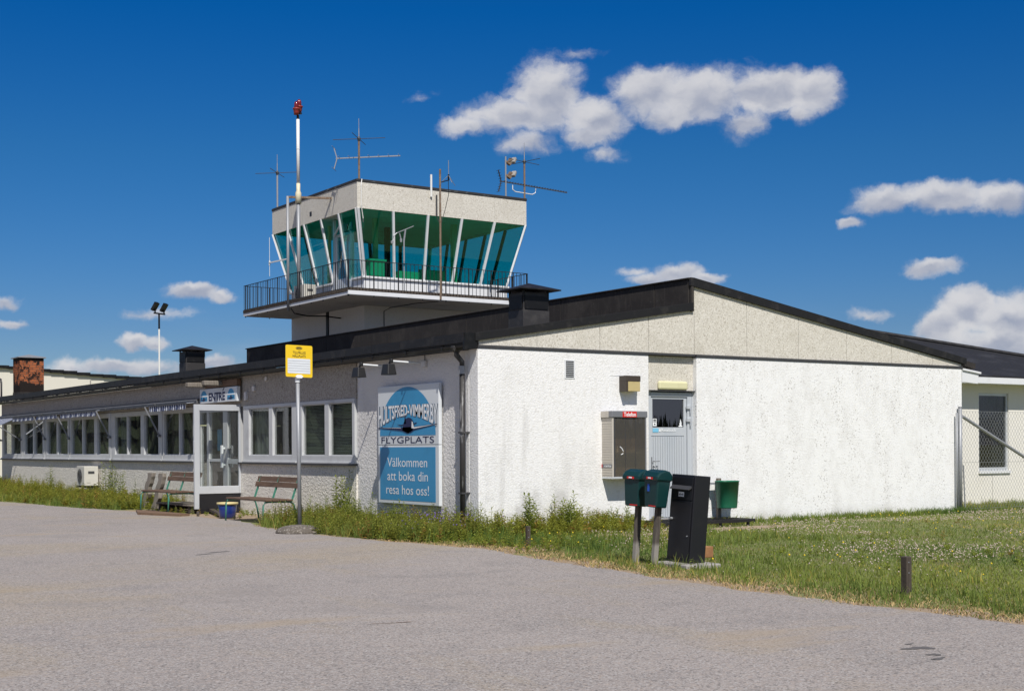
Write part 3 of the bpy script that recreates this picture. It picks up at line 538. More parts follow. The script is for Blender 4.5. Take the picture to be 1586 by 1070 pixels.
# awnings along the road windows
m_dull = pbr('dull_awning_metal', (.2, .205, .215), .5, .3, layers=[('noise', 4, (.12, .12, .125), .5, .7, .6)])
def awning(y0, y1, drop, out, arms=()):
    a = MB().box(-.12, -.01, y0, y1, 2.27, 2.33).prism([(-.14, 2.325), (-.14, 2.34), (-.0, 2.39), (-.0, 2.375)], 1, y0-.01, y1+.01)
    ao = a.build('awning', m_dull, T)
    if drop:
        xo, zt = -.12-out, 2.29-out*(.1 if out < .4 else .5)
        n = int((y1-y0)/.06); vs = []; w0, w1 = y0+.12, y1-.1
        for i in range(n+1):
            yv = w0+(w1-w0)*i/n; ph = (yv*5) % 1; sc_ = drop*(.78+.22*abs(math.sin(math.pi*ph)))
            vs += [(xo+.012*math.sin(i*1.7), yv, zt-sc_), (xo, yv, zt)]
        MB().add(vs, [(2*i, 2*i+2, 2*i+3, 2*i+1) for i in range(n)]).build('valance', m_awn, ao)
        MB().add([(xo, w0, zt), (xo, w1, zt), (-.06, w1, 2.3), (-.06, w0, 2.3), (xo, w0, zt-.008), (xo, w1, zt-.008), (-.06, w1, 2.292), (-.06, w0, 2.292)], [(0, 1, 2, 3), (7, 6, 5, 4), (0, 4, 5, 1), (2, 6, 7, 3), (1, 5, 6, 2), (0, 3, 7, 4)]).build('awning_cloth', m_awn, ao)
    MB().bar((-.12-out, y0+.1, 2.285-out*(.1 if out < .4 else .5)), (-.12-out, y1-.08, 2.285-out*(.1 if out < .4 else .5)), .03).build('front_rail', m_dgrey, ao)
    for ya in arms:
        q = MB().bar((-.04, ya, 1.6), (-.12-out, ya+.18 if out < .4 else ya+.02, 2.28-out*(.1 if out < .4 else .5)), .03).box(-.08, -.02, ya-.05, ya+.05, 1.57, 1.62)
        q.build('arm', m_dull, ao)
awning(11.0, 13.55, .14, .2, (13.55,)); awning(13.62, 17.25, .03, .17); awning(17.3, 20.75, .14, .2, (17.22, 20.8)); awning(20.8, 23.2, .13, .19, (23.2,)); awning(23.25, 25.85, .13, .19, ()); awning(25.9, 28.35, .14, .55, (25.92, 28.3))  # second awning drawn out, its cloth added to shade the windows
MB().bar((-.06, 23.25, 2.1), (-.3, 24.2, 1.75), .03).build('awning_arm', m_alu, T)

# ------------------------------------------------------------------ annex on the right
N = thing('annex_building', 'cream annex with dark tiled roof and one tall window behind the wire fence', 'building', (11.06, 2, 0))
MB().box(11.06, 14.2, 2, 2.2, 0, 2.72).box(15.24, 22, 2, 2.2, 0, 2.72).box(14.2, 15.24, 2, 2.2, 0, .72).box(14.2, 15.24, 2, 2.2, 2.42, 2.72).box(21.8, 22, 2.2, 9, 0, 2.72).build('wall', m_cream, N)
w = MB().box(14.2, 15.24, 2.03, 2.1, .72, .79).box(14.2, 15.24, 2.03, 2.1, 2.36, 2.42).box(14.2, 14.25, 2.03, 2.1, .79, 2.36).box(15.19, 15.24, 2.03, 2.1, .79, 2.36).build('window', m_alu, N)
MB().box(14.25, 15.19, 2.06, 2.066, .79, 2.36).build('pane', glass('annex_glass', (.6, .62, .62), 1.75), w)
MB().box(14.18, 15.27, 1.96, 2.02, .66, .72).build('sill', m_white, w)
vs = []
for i in range(25): vs += [(14.2+i*.042, 2.22+.02*math.sin(i*1.8), 1.85+.02*math.sin(i*.9)), (14.2+i*.042, 2.22+.02*math.sin(i*1.8), 2.45)]
MB().add(vs, [(2*i, 2*i+2, 2*i+3, 2*i+1) for i in range(24)]).build('curtain', m_curtw, w)
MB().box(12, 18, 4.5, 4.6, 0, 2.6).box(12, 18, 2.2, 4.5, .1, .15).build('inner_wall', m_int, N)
MB().box(13.15, 13.4, 1.98, 2.0, 2.18, 2.4).build('vent_grille', m_cream, N, bevel=.01)
MB().add([(11.3, 1.6, 2.77), (21.9, 1.6, 2.77), (13.5, 7.0, 4.39), (11.3, 7.0, 4.39), (11.3, 1.6, 2.72), (21.9, 1.6, 2.72), (13.5, 7, 4.3), (11.3, 7, 4.3)], [(0, 1, 2, 3), (7, 6, 5, 4), (0, 4, 5, 1), (1, 5, 6, 2), (3, 2, 6, 7), (0, 3, 7, 4)]).build('roof', m_roof2, N)
MB().add([(21.9, 1.6, 2.77), (22.4, 9, 2.77), (13.5, 9, 4.39), (13.5, 7, 4.39)], [(0, 1, 2, 3)]).build('roof', m_roof2, N)
MB().tube([(21.9, 1.6, 2.79), (13.5, 7.0, 4.41)], .06, 6).build('hip_ridge', m_roof2, N)
MB().box(11.56, 22, 1.58, 1.62, 2.6, 2.73).box(11.56, 22, 1.62, 2.0, 2.6, 2.63).build('eave_board', m_white, N)
gm = MB()
for a, b in zip([11.06+1.2*i for i in range(9)], [11.06+1.2*(i+1) for i in range(9)]): gm.box(b-.004, b+.004, 1.997, 2.0, 0, .66 if 14.1 < b < 15.3 else 2.6)
gm.build('panel_joint', m_conc, N)

# ------------------------------------------------------------------ hangar and mast far behind
HG = thing('hangar', 'large cream sheet hangar with dark sloping roof edge behind the brick chimney', 'building', (5, 50, 0))
MB().prism([(3, 0), (24, 0), (24, 3.95), (3, 5.31)], 1, 50, 75).build('wall', m_hangar, HG)
q = MB()
for i in range(34):
    x0 = 2.9+i*.64; z0 = (5.5-(x0)*.0646) if x0 >= 0 else 5.5+x0*.064
    q.box(x0, x0+.63, 49.85, 75, z0-.02, z0+.1+random.uniform(0, .07))
q.build('roof_edge', m_gut, HG)
q = MB()
for x in (6, 9.3, 13): q.box(x, x+.05, 49.98, 50, 0, 4.7)
q.build('sheet_joint', m_conc, HG)
FM = thing('floodlight_mast', 'slim pale mast with two dark floodlights rising behind the terminal roof', 'floodlight mast', (9.87, 41.66, 0))
MB().tube([(9.87, 41.66, 0), (9.87, 41.66, 6.6)], .038, 8).build('pole', m_whitep, FM); MB().tube([(9.87, 41.66, 6.6), (9.87, 41.66, 7.25)], .042, 8).bar((9.58, 41.48, 7.28), (10.2, 41.85, 7.28), .06).build('crossarm', m_gut, FM)
def slab_tilt(c, w, h, t, ax, tilt):
    m = MB(); m.box(-w/2, w/2, -t/2, t/2, -h/2, h/2); A = Matrix.Translation(c) @ Matrix.Rotation(ax, 4, 'Z') @ Matrix.Rotation(tilt, 4, 'X'); m.v = [tuple(A @ Vector(p)) for p in m.v]; return m
for dx in (-.3, .38): slab_tilt((9.87+dx*.75, 41.66+dx*.45, 7.57), .27, .40, .12, R(40), R(32)).bar((9.87+dx*.75, 41.66+dx*.45, 7.3), (9.87+dx*.75, 41.66+dx*.45, 7.5), .05).build('floodlight', m_gut, FM)

# ------------------------------------------------------------------ control tower
C = thing('control_tower', 'squat white control tower with teal glass cab rising behind the roof', 'control tower', (5, 13.05, 0))
X0, X1, Y0, Y1 = 5., 9.25, 13.05, 17.3; Z0, ZS, ZT, ZF = 4.95, 5.5, 7.14, 7.78; O = .38
MB().box(X0, X1, Y0, Y1, 0, 4.82).build('shaft', m_tower, C, bevel=.01)
MB().box(X0-.025, X0, 15.0, 15.13, 3, 4.82).build('shaft_pipe', m_gut, C)
MB().box(3.64, 8.65, 11.22, Y1+.02, 4.82, 4.9).build('balcony_slab', m_soffit, C, bevel=.012)
MB().box(3.615, 8.67, 11.2, 11.25, 4.84, 4.93).box(3.615, 3.66, 11.25, 17.33, 4.83, 4.9).build('slab_edging', m_white, C)
deck = MB(); xx = 3.66
while xx < 8.6: deck.box(xx, xx+.06, 11.24, 13.0, 4.935, 4.97); xx += .085
yy = 13.05
while yy < Y1: deck.box(3.6, 4.95, yy, yy+.06, 4.935, 4.97); yy += .085
yy = 11.22
while yy < Y1: deck.box(3.6, 3.7, yy, yy+.06, 4.905, 4.985); yy += .085
xx = 3.66
while xx < 8.6: deck.box(xx, xx+.065, 11.2, 11.25, 4.932, 5.0); xx += .085
deck.build('deck_grating', m_wdark, C)
def railing(pts, n0):
    m = MB(); z1 = 5.64
    for a, b in zip(pts, pts[1:]):
        a, b = Vector((*a, 0)), Vector((*b, 0)); L = (b-a).length; n = int(L/.108)
        m.bar(a+Vector((0, 0, z1)), b+Vector((0, 0, z1)), .028, .012).bar(a+Vector((0, 0, 5.0)), b+Vector((0, 0, 5.0)), .022, .012)
        for i in range(n+1):
            p = a+(b-a)*i/n; th = .010 if i % 6 else .022
            m.bar(p+Vector((0, 0, 4.97 if i % 6 else 4.80)), p+Vector((0, 0, z1)), th)
    return m.build('railing', m_black, C)
railing([(3.64, 11.22), (8.65, 11.22)], 0); railing([(3.64, 11.26), (3.64, 17.33)], 0); railing([(8.65, 11.26), (8.65, 13.02)], 0); railing([(3.68, 17.33), (4.95, 17.33)], 0)
# cab parapet
MB().box(X0, X1, Y0, Y0+.15, 5.2, ZS).box(X0, X0+.15, Y0+.15, 13.66, 5.0, ZS).box(X0, X0+.15, 14.75, Y1, 5.0, ZS).box(X1-.15, X1, Y0+.15, Y1, Z0, ZS).box(X0+.15, X1-.15, Y1-.15, Y1, Z0, ZS).build('parapet', m_white, C)
MB().box(X0-.02, X1+.02, Y0-.02, Y0+.15, 4.9, 5.2).build('parapet_base', pbr('stained_grey_parapet', (.42, .415, .41), .9, layers=[('noise', 2.5, (.2, .19, .18), .52, .66, .7, (1, 1, 3)), ('noise', 9, (.55, .54, .52), .5, .7, .5)]), C)
MB().box(X0-.05, X1+.05, Y0-.05, Y0+.02, ZS, ZS+.045).box(X0-.05, X0+.02, Y0+.02, 13.66, ZS, ZS+.045).box(X0-.05, X0+.02, 14.75, Y1+.05, ZS, ZS+.045).build('sill', m_white, C)
MB().box(X0, X1, Y0, Y1, 4.9, 4.945).build('cab_floor', m_int, C)
MB().box(X0-O+.02, X1+O-.02, Y0-O+.02, Y1+O-.02, ZT+.02, ZT+.08).build('cab_ceiling', m_ceil, C)
a = (X0-O, X1+O, Y0-O, Y1+O)
for (p, q) in (((a[0], a[2]), (a[1], a[2])), ((a[0], a[3]), (a[1], a[3]))):
    xs_ = np.linspace(a[0], a[1], 6)
    for u0, u1 in zip(xs_, xs_[1:]): MB().box(u0+.002, u1-.002, p[1] if p[1] < 15 else p[1]-.12, p[1]+.12 if p[1] < 15 else p[1], ZT, ZF).build('fascia_panel', m_agg, C)
ys2 = np.linspace(a[2]+.12, a[3]-.12, 5)
for xx in (a[0], a[1]-.12):
    for u0, u1 in zip(ys2, ys2[1:]): MB().box(xx, xx+.12, u0+.002, u1-.002, ZT, ZF).build('fascia_panel', m_agg, C)
MB().box(a[0]-.015, a[1]+.015, a[2]-.015, a[3]+.015, ZF, ZF+.07).build('roof', pbr('patched_felt_edge', (.025, .024, .024), .6, layers=[('noise', 3, (.14, .16, .17), .58, .66, .7, (1, 1, 4))]), C, bevel=.01)
MB().box(5.1, 6.0, 13.4, 14.1, ZF+.07, ZF+.1).box(5.05, 6.05, 13.3, 14.2, ZF+.1, ZF+.13).build('roof_hatch', m_felt, C)
MB().box(a[0]-.003, a[0], 15.2, 15.32, 7.3, 7.42).build('fascia_vent', m_ink, C)
# glass bays and mullions: 5 per side
def P3(side, t, z):   # a point on the leaning glass plane
    k = (z-ZS)/(ZT-ZS); o = O*k
    x0, x1, y0, y1 = X0-o, X1+o, Y0-o, Y1+o
    return Vector({'f': (x0+(x1-x0)*t, y0, z), 'l': (x0, y0+(y1-y0)*t, z), 'b': (x0+(x1-x0)*t, y1, z), 'r': (x1, y0+(y1-y0)*t, z)}[side])
inn = {'f': Vector((0, .01, 0)), 'l': Vector((.01, 0, 0)), 'b': Vector((0, -.01, 0)), 'r': Vector((-.01, 0, 0))}
for sd in 'flbr':
    for i in range(5):
        if sd == 'l' and i == 1: continue
        q = [P3(sd, i/5, ZS+.03), P3(sd, (i+1)/5, ZS+.03), P3(sd, (i+1)/5, ZT), P3(sd, i/5, ZT)]; q = [p+inn[sd]*2 for p in q]
        MB().add(q+[p+inn[sd] for p in q], [(0, 1, 2, 3), (7, 6, 5, 4), (0, 4, 5, 1), (1, 5, 6, 2), (2, 6, 7, 3), (3, 7, 4, 0)]).build('window_pane', g_tower, C)
    for i in range(1, 5):
        if sd == 'l' and i == 1: pass
        MB().bar(P3(sd, i/5, ZS+.02), P3(sd, i/5, ZT), .055 if sd in 'fl' else .09, .05, upv=inn[sd]*100).build('mullion', m_white if sd in 'fl' else m_dgrey, C)
for p, q in ((('f', 0), (.03, 0)), (('f', 1), (-.03, 0)), (('b', 0), (.03, 0)), (('b', 1), (-.03, 0))):
    MB().bar(P3(*p, ZS)+Vector((q[0], -.01, 0)), P3(*p, ZT)+Vector((q[0], -.01, 0)), .055, .05).bar(P3(*p, ZS)+Vector((-q[0]*.3, .05 if p[0] == 'f' else -.05, 0)), P3(*p, ZT)+Vector((-q[0]*.3, .05 if p[0] == 'f' else -.05, 0)), .045).build('mullion', m_white, C)
# balcony door
dd = MB().box(X0-.0, X0+.06, 13.68, 13.73, 4.97, 6.75).box(X0-.02, X0+.06, 14.62, 14.72, 4.95, 7.14).box(X0, X0+.06, 13.73, 14.62, 6.68, 6.75).box(X0+.01, X0+.05, 13.73, 14.62, 4.97, 5.6).box(X0+.01, X0+.05, 13.73, 13.83, 5.6, 6.68).box(X0+.01, X0+.05, 14.52, 14.62, 5.6, 6.68)
ddo = dd.build('balcony_door', m_alu, C)
MB().box(X0+.025, X0+.031, 13.83, 14.52, 5.6, 6.68).build('pane', g_win, ddo)
MB().box(X0+.03, X0+.036, 13.73, 14.62, 6.75, 7.14).build('pane', g_tower, ddo)
MB().bar((X0-.3, 13.7, 6.9), (X0-.02, 14.66, 6.72), .035).build('door_stay', m_white, C)
# cab interior
MB().box(5.35, 8.8, 13.5, 14.0, 4.95, 5.62).box(5.4, 5.8, 13.45, 13.8, 5.62, 6.0).box(6.3, 6.9, 13.6, 13.9, 5.62, 5.82).box(7.1, 7.9, 13.9, 14.0, 5.62, 5.95).build('console', m_cons, C, bevel=.01)
MB().box(5.36, 5.84, 13.42, 13.83, 6.0, 6.05).box(5.5, 5.7, 16.3, 16.9, 4.95, 5.7).build('cabinet', m_cons, C)
MB().box(6.7, 6.82, 15.0, 15.12, 4.95, 7.16).build('cab_post', m_gut, C)
for b_ in ((5.75, 5.86, 13.9, 14.01, 5.62, 7.16), (7.95, 8.08, 13.65, 13.78, 5.62, 7.16), (5.3, 5.38, 15.6, 15.68, 4.95, 7.16)): MB().box(*b_).build('cab_post', m_post, C)
ld = MB().bar((5.5, 14.9, 4.95), (5.5, 14.9, 7.1), .03).bar((5.5, 15.3, 4.95), (5.5, 15.3, 7.1), .03)
for i in range(8): ld.bar((5.5, 14.9, 5.2+i*.25), (5.5, 15.3, 5.2+i*.25), .025)
ld.build('ladder', m_dgrey, C)
ch = MB().box(7.0, 7.4, 14.3, 14.7, 5.4, 5.48).box(7.0, 7.4, 14.65, 14.7, 5.48, 5.95).tube([(7.2, 14.5, 4.95), (7.2, 14.5, 5.4)], .04, 8); ch.build('chair', m_gut, C, bevel=.02)
cb = MB().tube([(3.62, 14.35, 4.8), (3.7, 14.3, 4.66), (4.0, 14.2, 4.6), (4.5, 14.2, 4.62), (4.98, 14.3, 4.6)], .018, 6)
cb.build('cable', m_gut, C)
MB().tube([(4.75, 12.66, 7.85), (4.72, 12.64, 7.7), (4.72, 12.645, 7.2), (4.8, 12.7, 6.9), (4.9, 12.9, 6.7)], .012, 6).build('cable', m_whitep, C)
MB().tube([(6.09, 11.19, 4.95), (6.08, 11.19, 4.8), (5.7, 11.6, 4.78), (5.6, 12.8, 4.77), (5.55, 13.04, 4.7), (5.55, 13.04, 4.2)], .012, 6).build('cable', m_dgrey, C)

# ------------------------------------------------------------------ antennas and masts on the tower
def gp_antenna(x, y, z, hm, hw, rl, rot, label, mat=None, down=0.):
    t = thing('ground_plane_antenna', label, 'antenna', (x, y, z), 'whip antennas on the tower')
    MB().tube([(x, y, z-.03), (x, y, z+hm)], .026, 8).build('mast', mat or m_rust, t)
    MB().tube([(x, y, z+hm), (x, y, z+hm+hw*.5)], .012, 6).tube([(x, y, z+hm+hw*.5), (x, y, z+hm+hw)], .007, 6).build('whip', m_galv, t)
    MB().lathe([(.03, -.06), (.045, 0), (.03, .05)], (x, y, z+hm), 10).build('hub', m_dgrey, t)
    for k in range(4):
        a_ = rot+k*math.pi/2; MB().tube([(x, y, z+hm), (x+rl*math.cos(a_), y+rl*math.sin(a_), z+hm-down)], .008, 6).build('radial', m_dgrey, t)
gp_antenna(4.66, 17.42, 7.85, .95, .5, .62, R(-42), 'whip antenna with four radials at the far left corner of the tower roof', m_galv)
gp_antenna(4.8, 12.9, 7.85, 1.03, .5, .66, R(-42), 'tall rusty whip antenna above the front corner of the tower roof')
gp_antenna(9.8, 13.0, 7.85, 1.05, .5, .58, R(12), 'rusty whip antenna at the right end of the tower roof')
def yagi(name, label, p, d, L, n, el, mat, refl, loc):
    t = thing(name, label, 'tv antenna', loc, 'directional antennas on the tower'); p = Vector(p); d = Vector(d).normalized(); s = d.cross(Vector((0, 0, 1))).normalized()
    MB().bar(p-d*L*.36, p+d*L*.64, .026).build('boom', mat, t)
    e = MB()
    for i in range(n):
        c = p-d*L*.3+d*L*.92*i/(n-1); l = el*(1-.35*i/n); e.tube([c-s*l+Vector((0, 0, .018)), c+s*l+Vector((0, 0, .018))], .0065, 5)
    e.build('elements', mat, t)
    r_ = MB(); b = p-d*L*.34
    for sg in (1, -1):
        tip = b-d*refl*.3+Vector((0, 0, sg*refl)); r_.bar(b, tip, .022)
        for k in range(1, 5 if n > 12 else 2):
            c = b+(tip-b)*k/(4 if n > 12 else 1); r_.tube([c-s*el*1.2, c+s*el*1.2], .006, 5)
    r_.build('reflector', mat, t)
    return t
yagi('television_antenna', 'long grey television antenna on the rusty mast at the front corner of the tower', (4.8, 12.9, 8.42), (.78, -.62, .02), 1.6, 7, .2, m_galv, .26, (4.8, 12.9, 8.42))
yy_ = yagi('television_antenna', 'many toothed television antenna low at the right end of the tower roof', (9.8, 13.0, 8.27), (1, -.0, -.04), 2.2, 24, .075, m_dgrey, .28, (9.8, 13.0, 8.27))
MB().tube([(9.42, 13, 8.24), (9.42, 13, 8.12), (9.5, 13, 8.07), (10.05, 13, 8.05), (10.15, 13, 8.1), (10.17, 13, 8.22)], .013, 6).build('support', m_whitep, yy_)
L = thing('lamp_mast', 'short mast with two rusty floodlights at the right end of the tower roof', 'floodlight', (9.2, 13.0, 7.85))
MB().tube([(9.2, 13, 7.82), (9.2, 13, 8.97)], .022, 8).build('pole', m_galv, L)
for z, dz in ((8.86, .06), (8.5, .1)):
    MB().bar((9.2, 13, z-.02), (9.34, 12.98, z-.06), .05).bar((9.28, 12.98, z-.1), (9.36, 12.98, z+.06), .09).build('lamp_bracket', m_rust, L)
    slab_tilt((9.42, 12.95, z+.02), .13, .18, .08, R(-60), R(-38)).build('floodlight', m_conc, L, bevel=.02)
B_ = thing('antenna_pole', 'tall brown rusty pole with small drooping whip antenna at the balcony railing', 'antenna', (6.09, 11.19, 4.95))
MB().tube([(6.09, 11.19, 4.85), (6.09, 11.19, 7.98)], .026, 8).build('pole', m_rust, B_)
MB().bar((6.09, 11.19, 7.66), (6.33, 11.19, 7.74), .025).bar((6.33, 11.19, 7.74), (6.33, 11.19, 7.88), .03).build('arm', m_gut, B_)
wq = MB().tube([(6.33, 11.19, 7.88), (6.33, 11.19, 8.22)], .008, 5)
for k in range(3): wq.tube([(6.33, 11.19, 7.86), (6.33+.24*math.cos(k*2.1+.3), 11.19+.24*math.sin(k*2.1+.3), 7.64)], .007, 5)
wq.build('whip', m_galv, B_)
MB().tube([(6.32, 11.19, 7.74), (6.33, 11.19, 7.4), (6.22, 11.19, 7.0), (6.12, 11.19, 6.7)], .008, 5).build('cable', m_gut, B_)
W_ = thing('white_antenna_tube', 'plain white antenna tube standing on the front edge of the tower roof', 'antenna', (6.7, 12.64, 7.2))
MB().tube([(6.7, 12.64, 7.6), (6.7, 12.64, 8.16)], .028, 8).build('tube', m_whitep, W_); MB().tube([(6.85, 12.63, 7.12), (6.85, 12.63, 7.66)], .022, 8).tube([(6.85, 12.63, 7.12), (6.9, 12.6, 6.98), (6.98, 12.6, 6.9)], .009, 5).build('stub', m_dgrey, W_)
V = thing('wind_sensor', 'grey wind sensor with crossbar on a thin pole at the balcony railing', 'wind sensor', (5.12, 11.25, 4.97))
MB().tube([(5.12, 11.25, 4.95), (5.12, 11.25, 5.7)], .014, 6).tube([(5.12, 11.25, 5.7), (5.12, 11.25, 6.22)], .019, 8).build('pole', m_galv, V)
MB().bar((4.93, 11.25, 6.36), (5.38, 11.25, 6.56), .018).bar((5.12, 11.25, 6.2), (5.16, 11.25, 6.46), .03).tube([(4.93, 11.25, 6.36), (4.84, 11.25, 6.28), (4.8, 11.25, 6.14)], .014, 6).tube([(5.0, 11.25, 6.36), (5.04, 11.25, 6.22)], .014, 6).lathe([(.03, -.04), (.035, .02)], (4.8, 11.25, 6.14), 8).lathe([(.025, -.05), (.03, .03)], (5.04, 11.25, 6.2), 8).build('crossbar', m_galv, V)
OM = thing('obstruction_light_mast', 'tall white mast carrying two red warning lamps at the left of the tower', 'warning light', (3.8, 14.25, 4.97))
MB().tube([(3.8, 14.25, 4.95), (3.8, 14.25, 7.5)], .048, 10).build('lower_pole', m_galv, OM, smooth=True)
MB().lathe([(.075, 7.4), (.075, 7.66), (.05, 7.72), (.05, 7.9)], (3.8, 14.25, 0), 12).build('sleeve', m_pcream, OM, smooth=True)
MB().tube([(3.8, 14.25, 7.9), (3.8, 14.25, 9.5)], .041, 10).tube([(3.8, 14.25, 8.75), (3.8, 14.25, 8.77)], .044, 10).build('upper_pole', m_whitep, OM, smooth=True)
MB().tube([(3.8, 14.25, 9.49), (3.8, 14.25, 9.6)], .035, 8).bar((3.7, 14.25, 9.62), (3.9, 14.25, 9.66), .04).build('lamp_bracket', m_gut, OM)
for dx, dz in ((-.055, 0), (.05, .08)):
    lb = MB().lathe([(.05, 9.6+dz), (.07, 9.66+dz), (.075, 9.72+dz), (.095, 9.74+dz), (.095, 9.76+dz), (.06, 9.78+dz)], (3.8+dx, 14.25+dx*.6, 0), 12).build('lamp', m_redo, OM, smooth=True)
    MB().lathe([(.056, 9.77+dz), (.06, 9.82+dz), (.05, 9.9+dz), (.025, 9.93+dz)], (3.8+dx, 14.25+dx*.6, 0), 12).build('lamp_glass', m_red, lb, smooth=True)
PP = thing('steel_pole', 'bare grey steel pole clamped to the balcony edge left of the mast', 'pole', (3.58, 14.38, 4.8))
MB().tube([(3.57, 14.38, 4.72), (3.57, 14.38, 7.58)], .036, 8).build('pole', m_galv, PP, smooth=True); MB().bar((3.57, 14.38, 7.56), (4.62, 14.05, 7.58), .05).build('top_bar', m_rust, PP)
MB().bar((3.57, 14.38, 6.02), (3.57, 15.5, 6.05), .03).bar((3.57, 15.5, 5.98), (3.57, 15.5, 6.1), .03).tube([(3.57, 15.5, 5.7), (3.57, 15.5, 6.7)], .006, 5).build('side_arm', m_whitep, PP)
def ac_unit(loc, w, d, h, label, legs):
    x, y, z = loc; t = thing('air_conditioner', label, 'air conditioner', loc, None)
    MB().box(x, x+d, y, y+w, z, z+h).build('casing', m_ac, t, bevel=.012)
    g = MB(); cy, cz, rr = y+w*.55, z+h*.5, min(w, h)*.36
    for k in range(5):
        r_ = rr*(k+1)/5; g.tube([(x-.012, cy+r_*math.cos(a_), cz+r_*math.sin(a_)) for a_ in [2*math.pi*i/16 for i in range(17)]], .006, 4)
    for k in range(4): g.bar((x-.012, cy-rr*math.cos(k*.785), cz-rr*math.sin(k*.785)), (x-.012, cy+rr*math.cos(k*.785), cz+rr*math.sin(k*.785)), .008)
    g.build('fan_grille', m_dgrey, t)
    MB().box(x+.1, x+d-.1, y-.006, y, z+h*.62, z+h*.75).build('grip', m_dgrey, t); MB().box(x+.06, x+.16, y-.008, y, z+.08, z+.2).build('cover', m_ac, t)
    m = MB()
    for py in (y+.08, y+w-.12): m.box(x-.04, x+d+legs, py, py+.04, z-.05, z-.004)
    m.build('bracket', m_dgrey, t)
ac_unit((-.42, 18.1, .36), .66, .36, .5, 'cream air conditioner on the wall among weeds under the left windows', .06)
ac_unit((4.25, 14.9, 5.03), .62, .34, .46, 'cream air conditioner standing on the tower balcony by the steel pole', 0)

# ------------------------------------------------------------------ signs
S = thing('welcome_sign', 'big blue and white airport welcome sign with propeller plane on the wall', 'sign', (0, 2, .38))
SX, SL, SR = -.06, 2.98, 1.03
MB().box(SX, -.0, SR, SL, 1.335, 2.29).build('upper_panel', m_signw, S, bevel=.01); MB().box(SX, -.0, SR, SL, .39, 1.33).build('lower_panel', m_signw, S, bevel=.01)
MB().box(0.0, .03, SR+.1, SL-.1, .45, 2.2).build('batten', m_dgrey, S)
dl, dr_ = SL-.07, SR+.09; dc, dw = (dl+dr_)/2, (dl-dr_)/2; zb_ = 1.485; dh = .775
MB().add([(SX-.003, dc-dw*math.cos(a_), zb_+dh*math.sin(a_)) for a_ in [math.pi*i/40 for i in range(41)]], [tuple(range(41))]).build('blue_dome', m_blue, S)
def arch(u): return 1-(2*u-1)**2
def arched(x, grow=0., du=0., dz=0.):
    yl, yr = SL-.03, SR+.03
    return lambda u, v: (x, yl+(yr-yl)*u+du, (1.60+.2*arch(u)-grow)+((1.965+.01*arch(u)+grow)-(1.60+.2*arch(u)-grow))*v+dz)
# the white cap of the dome behind the letters stays blue; letters carry a slate edge
lt = MB(); text(lt, 'HULTSFRED-VIMMERBY', arched(SX-.005, .012, -.018, -.006), .045); lt.build('letter_edge', m_shad, S)
lt = MB(); text(lt, 'HULTSFRED-VIMMERBY', arched(SX-.0075), .02); lt.build('lettering', m_letw, S)
# plane seen head on, banking
pn = MB(); f = onA(SX-.009, SL-.03, SR+.03, 1.50, 1.84)
poly(pn, f, [(0, .36), (.0, .33), (.3, .22), (.42, .17), (.5, .06), (.56, .08), (.62, .2), (.8, .32), (1.0, .44), (.99, .47), (.78, .40), (.6, .36), (.4, .34), (.2, .35)])
poly(pn, f, [(.42, .2), (.44, .5), (.47, .72), (.52, .8), (.57, .76), (.61, .6), (.62, .4), (.6, .2), (.52, .05)])
poly(pn, f, [(.32, .5), (.4, .46), (.44, .5), (.42, .4), (.38, .42)]); poly(pn, f, [(.455, .5), (.465, .95), (.475, .95), (.485, .5)]); poly(pn, f, [(.6, .5), (.66, .56), (.67, .52), (.61, .46)])
pn.build('plane_emblem', m_navy, S)
pl_ = MB(); f2 = onA(SX-.0105, SL-.03, SR+.03, 1.50, 1.84)
poly(pl_, f2, [(.58, .3), (.585, .62), (.6, .58), (.62, .34), (.78, .38), (.98, .455), (.8, .36), (.62, .27)]); poly(pl_, f2, [(.02, .345), (.2, .33), (.4, .3), (.4, .32), (.2, .345)]); pl_.build('plane_highlight', m_letw, S)
lt = MB(); text(lt, 'FLYGPLATS', onA(SX-.004, SL-.12, SR+.14, 1.365, 1.468), 0); lt.build('lettering', m_navy, S)
MB().box(SX-.003, SX-.001, SR+.1, SL-.07, .45, 1.3).build('blue_field', m_blue, S)
for s_, z, yl, yr in (('Välkommen', .985, 2.66, 1.38), ('att boka din', .765, 2.66, 1.36), ('resa hos oss!', .545, 2.70, 1.33)):
    lt = MB(); text(lt, s_, onA(SX-.0055, yl, yr, z, z+.15), .0, ref='lkb'); lt.build('lettering', m_letw, S)
E_ = thing('entrance_sign', 'white entrance sign reading ENTRÉ with two blue dome emblems', 'sign', (-.1, 9.8, 2.25))
MB().box(-.13, -.05, 8.78, 10.79, 2.245, 2.545).build('panel', m_signw, E_, bevel=.008)
MB().box(-.05, 0, 8.9, 10.7, 2.3, 2.5).build('mounting', m_dgrey, E_)
MB().box(-.12, -.03, 8.8, 10.5, 2.56, 2.69).build('timber_board', m_wboard, E_)
lt = MB(); text(lt, 'ENTRE', onA(-.134, 10.27, 9.38, 2.285, 2.455), .035); poly(lt, onA(-.134, 9.52, 9.40, 2.475, 2.535), [(.0, 0), (.35, 0), (1, 1), (.5, 1)]); lt.build('lettering', m_navy, E_)
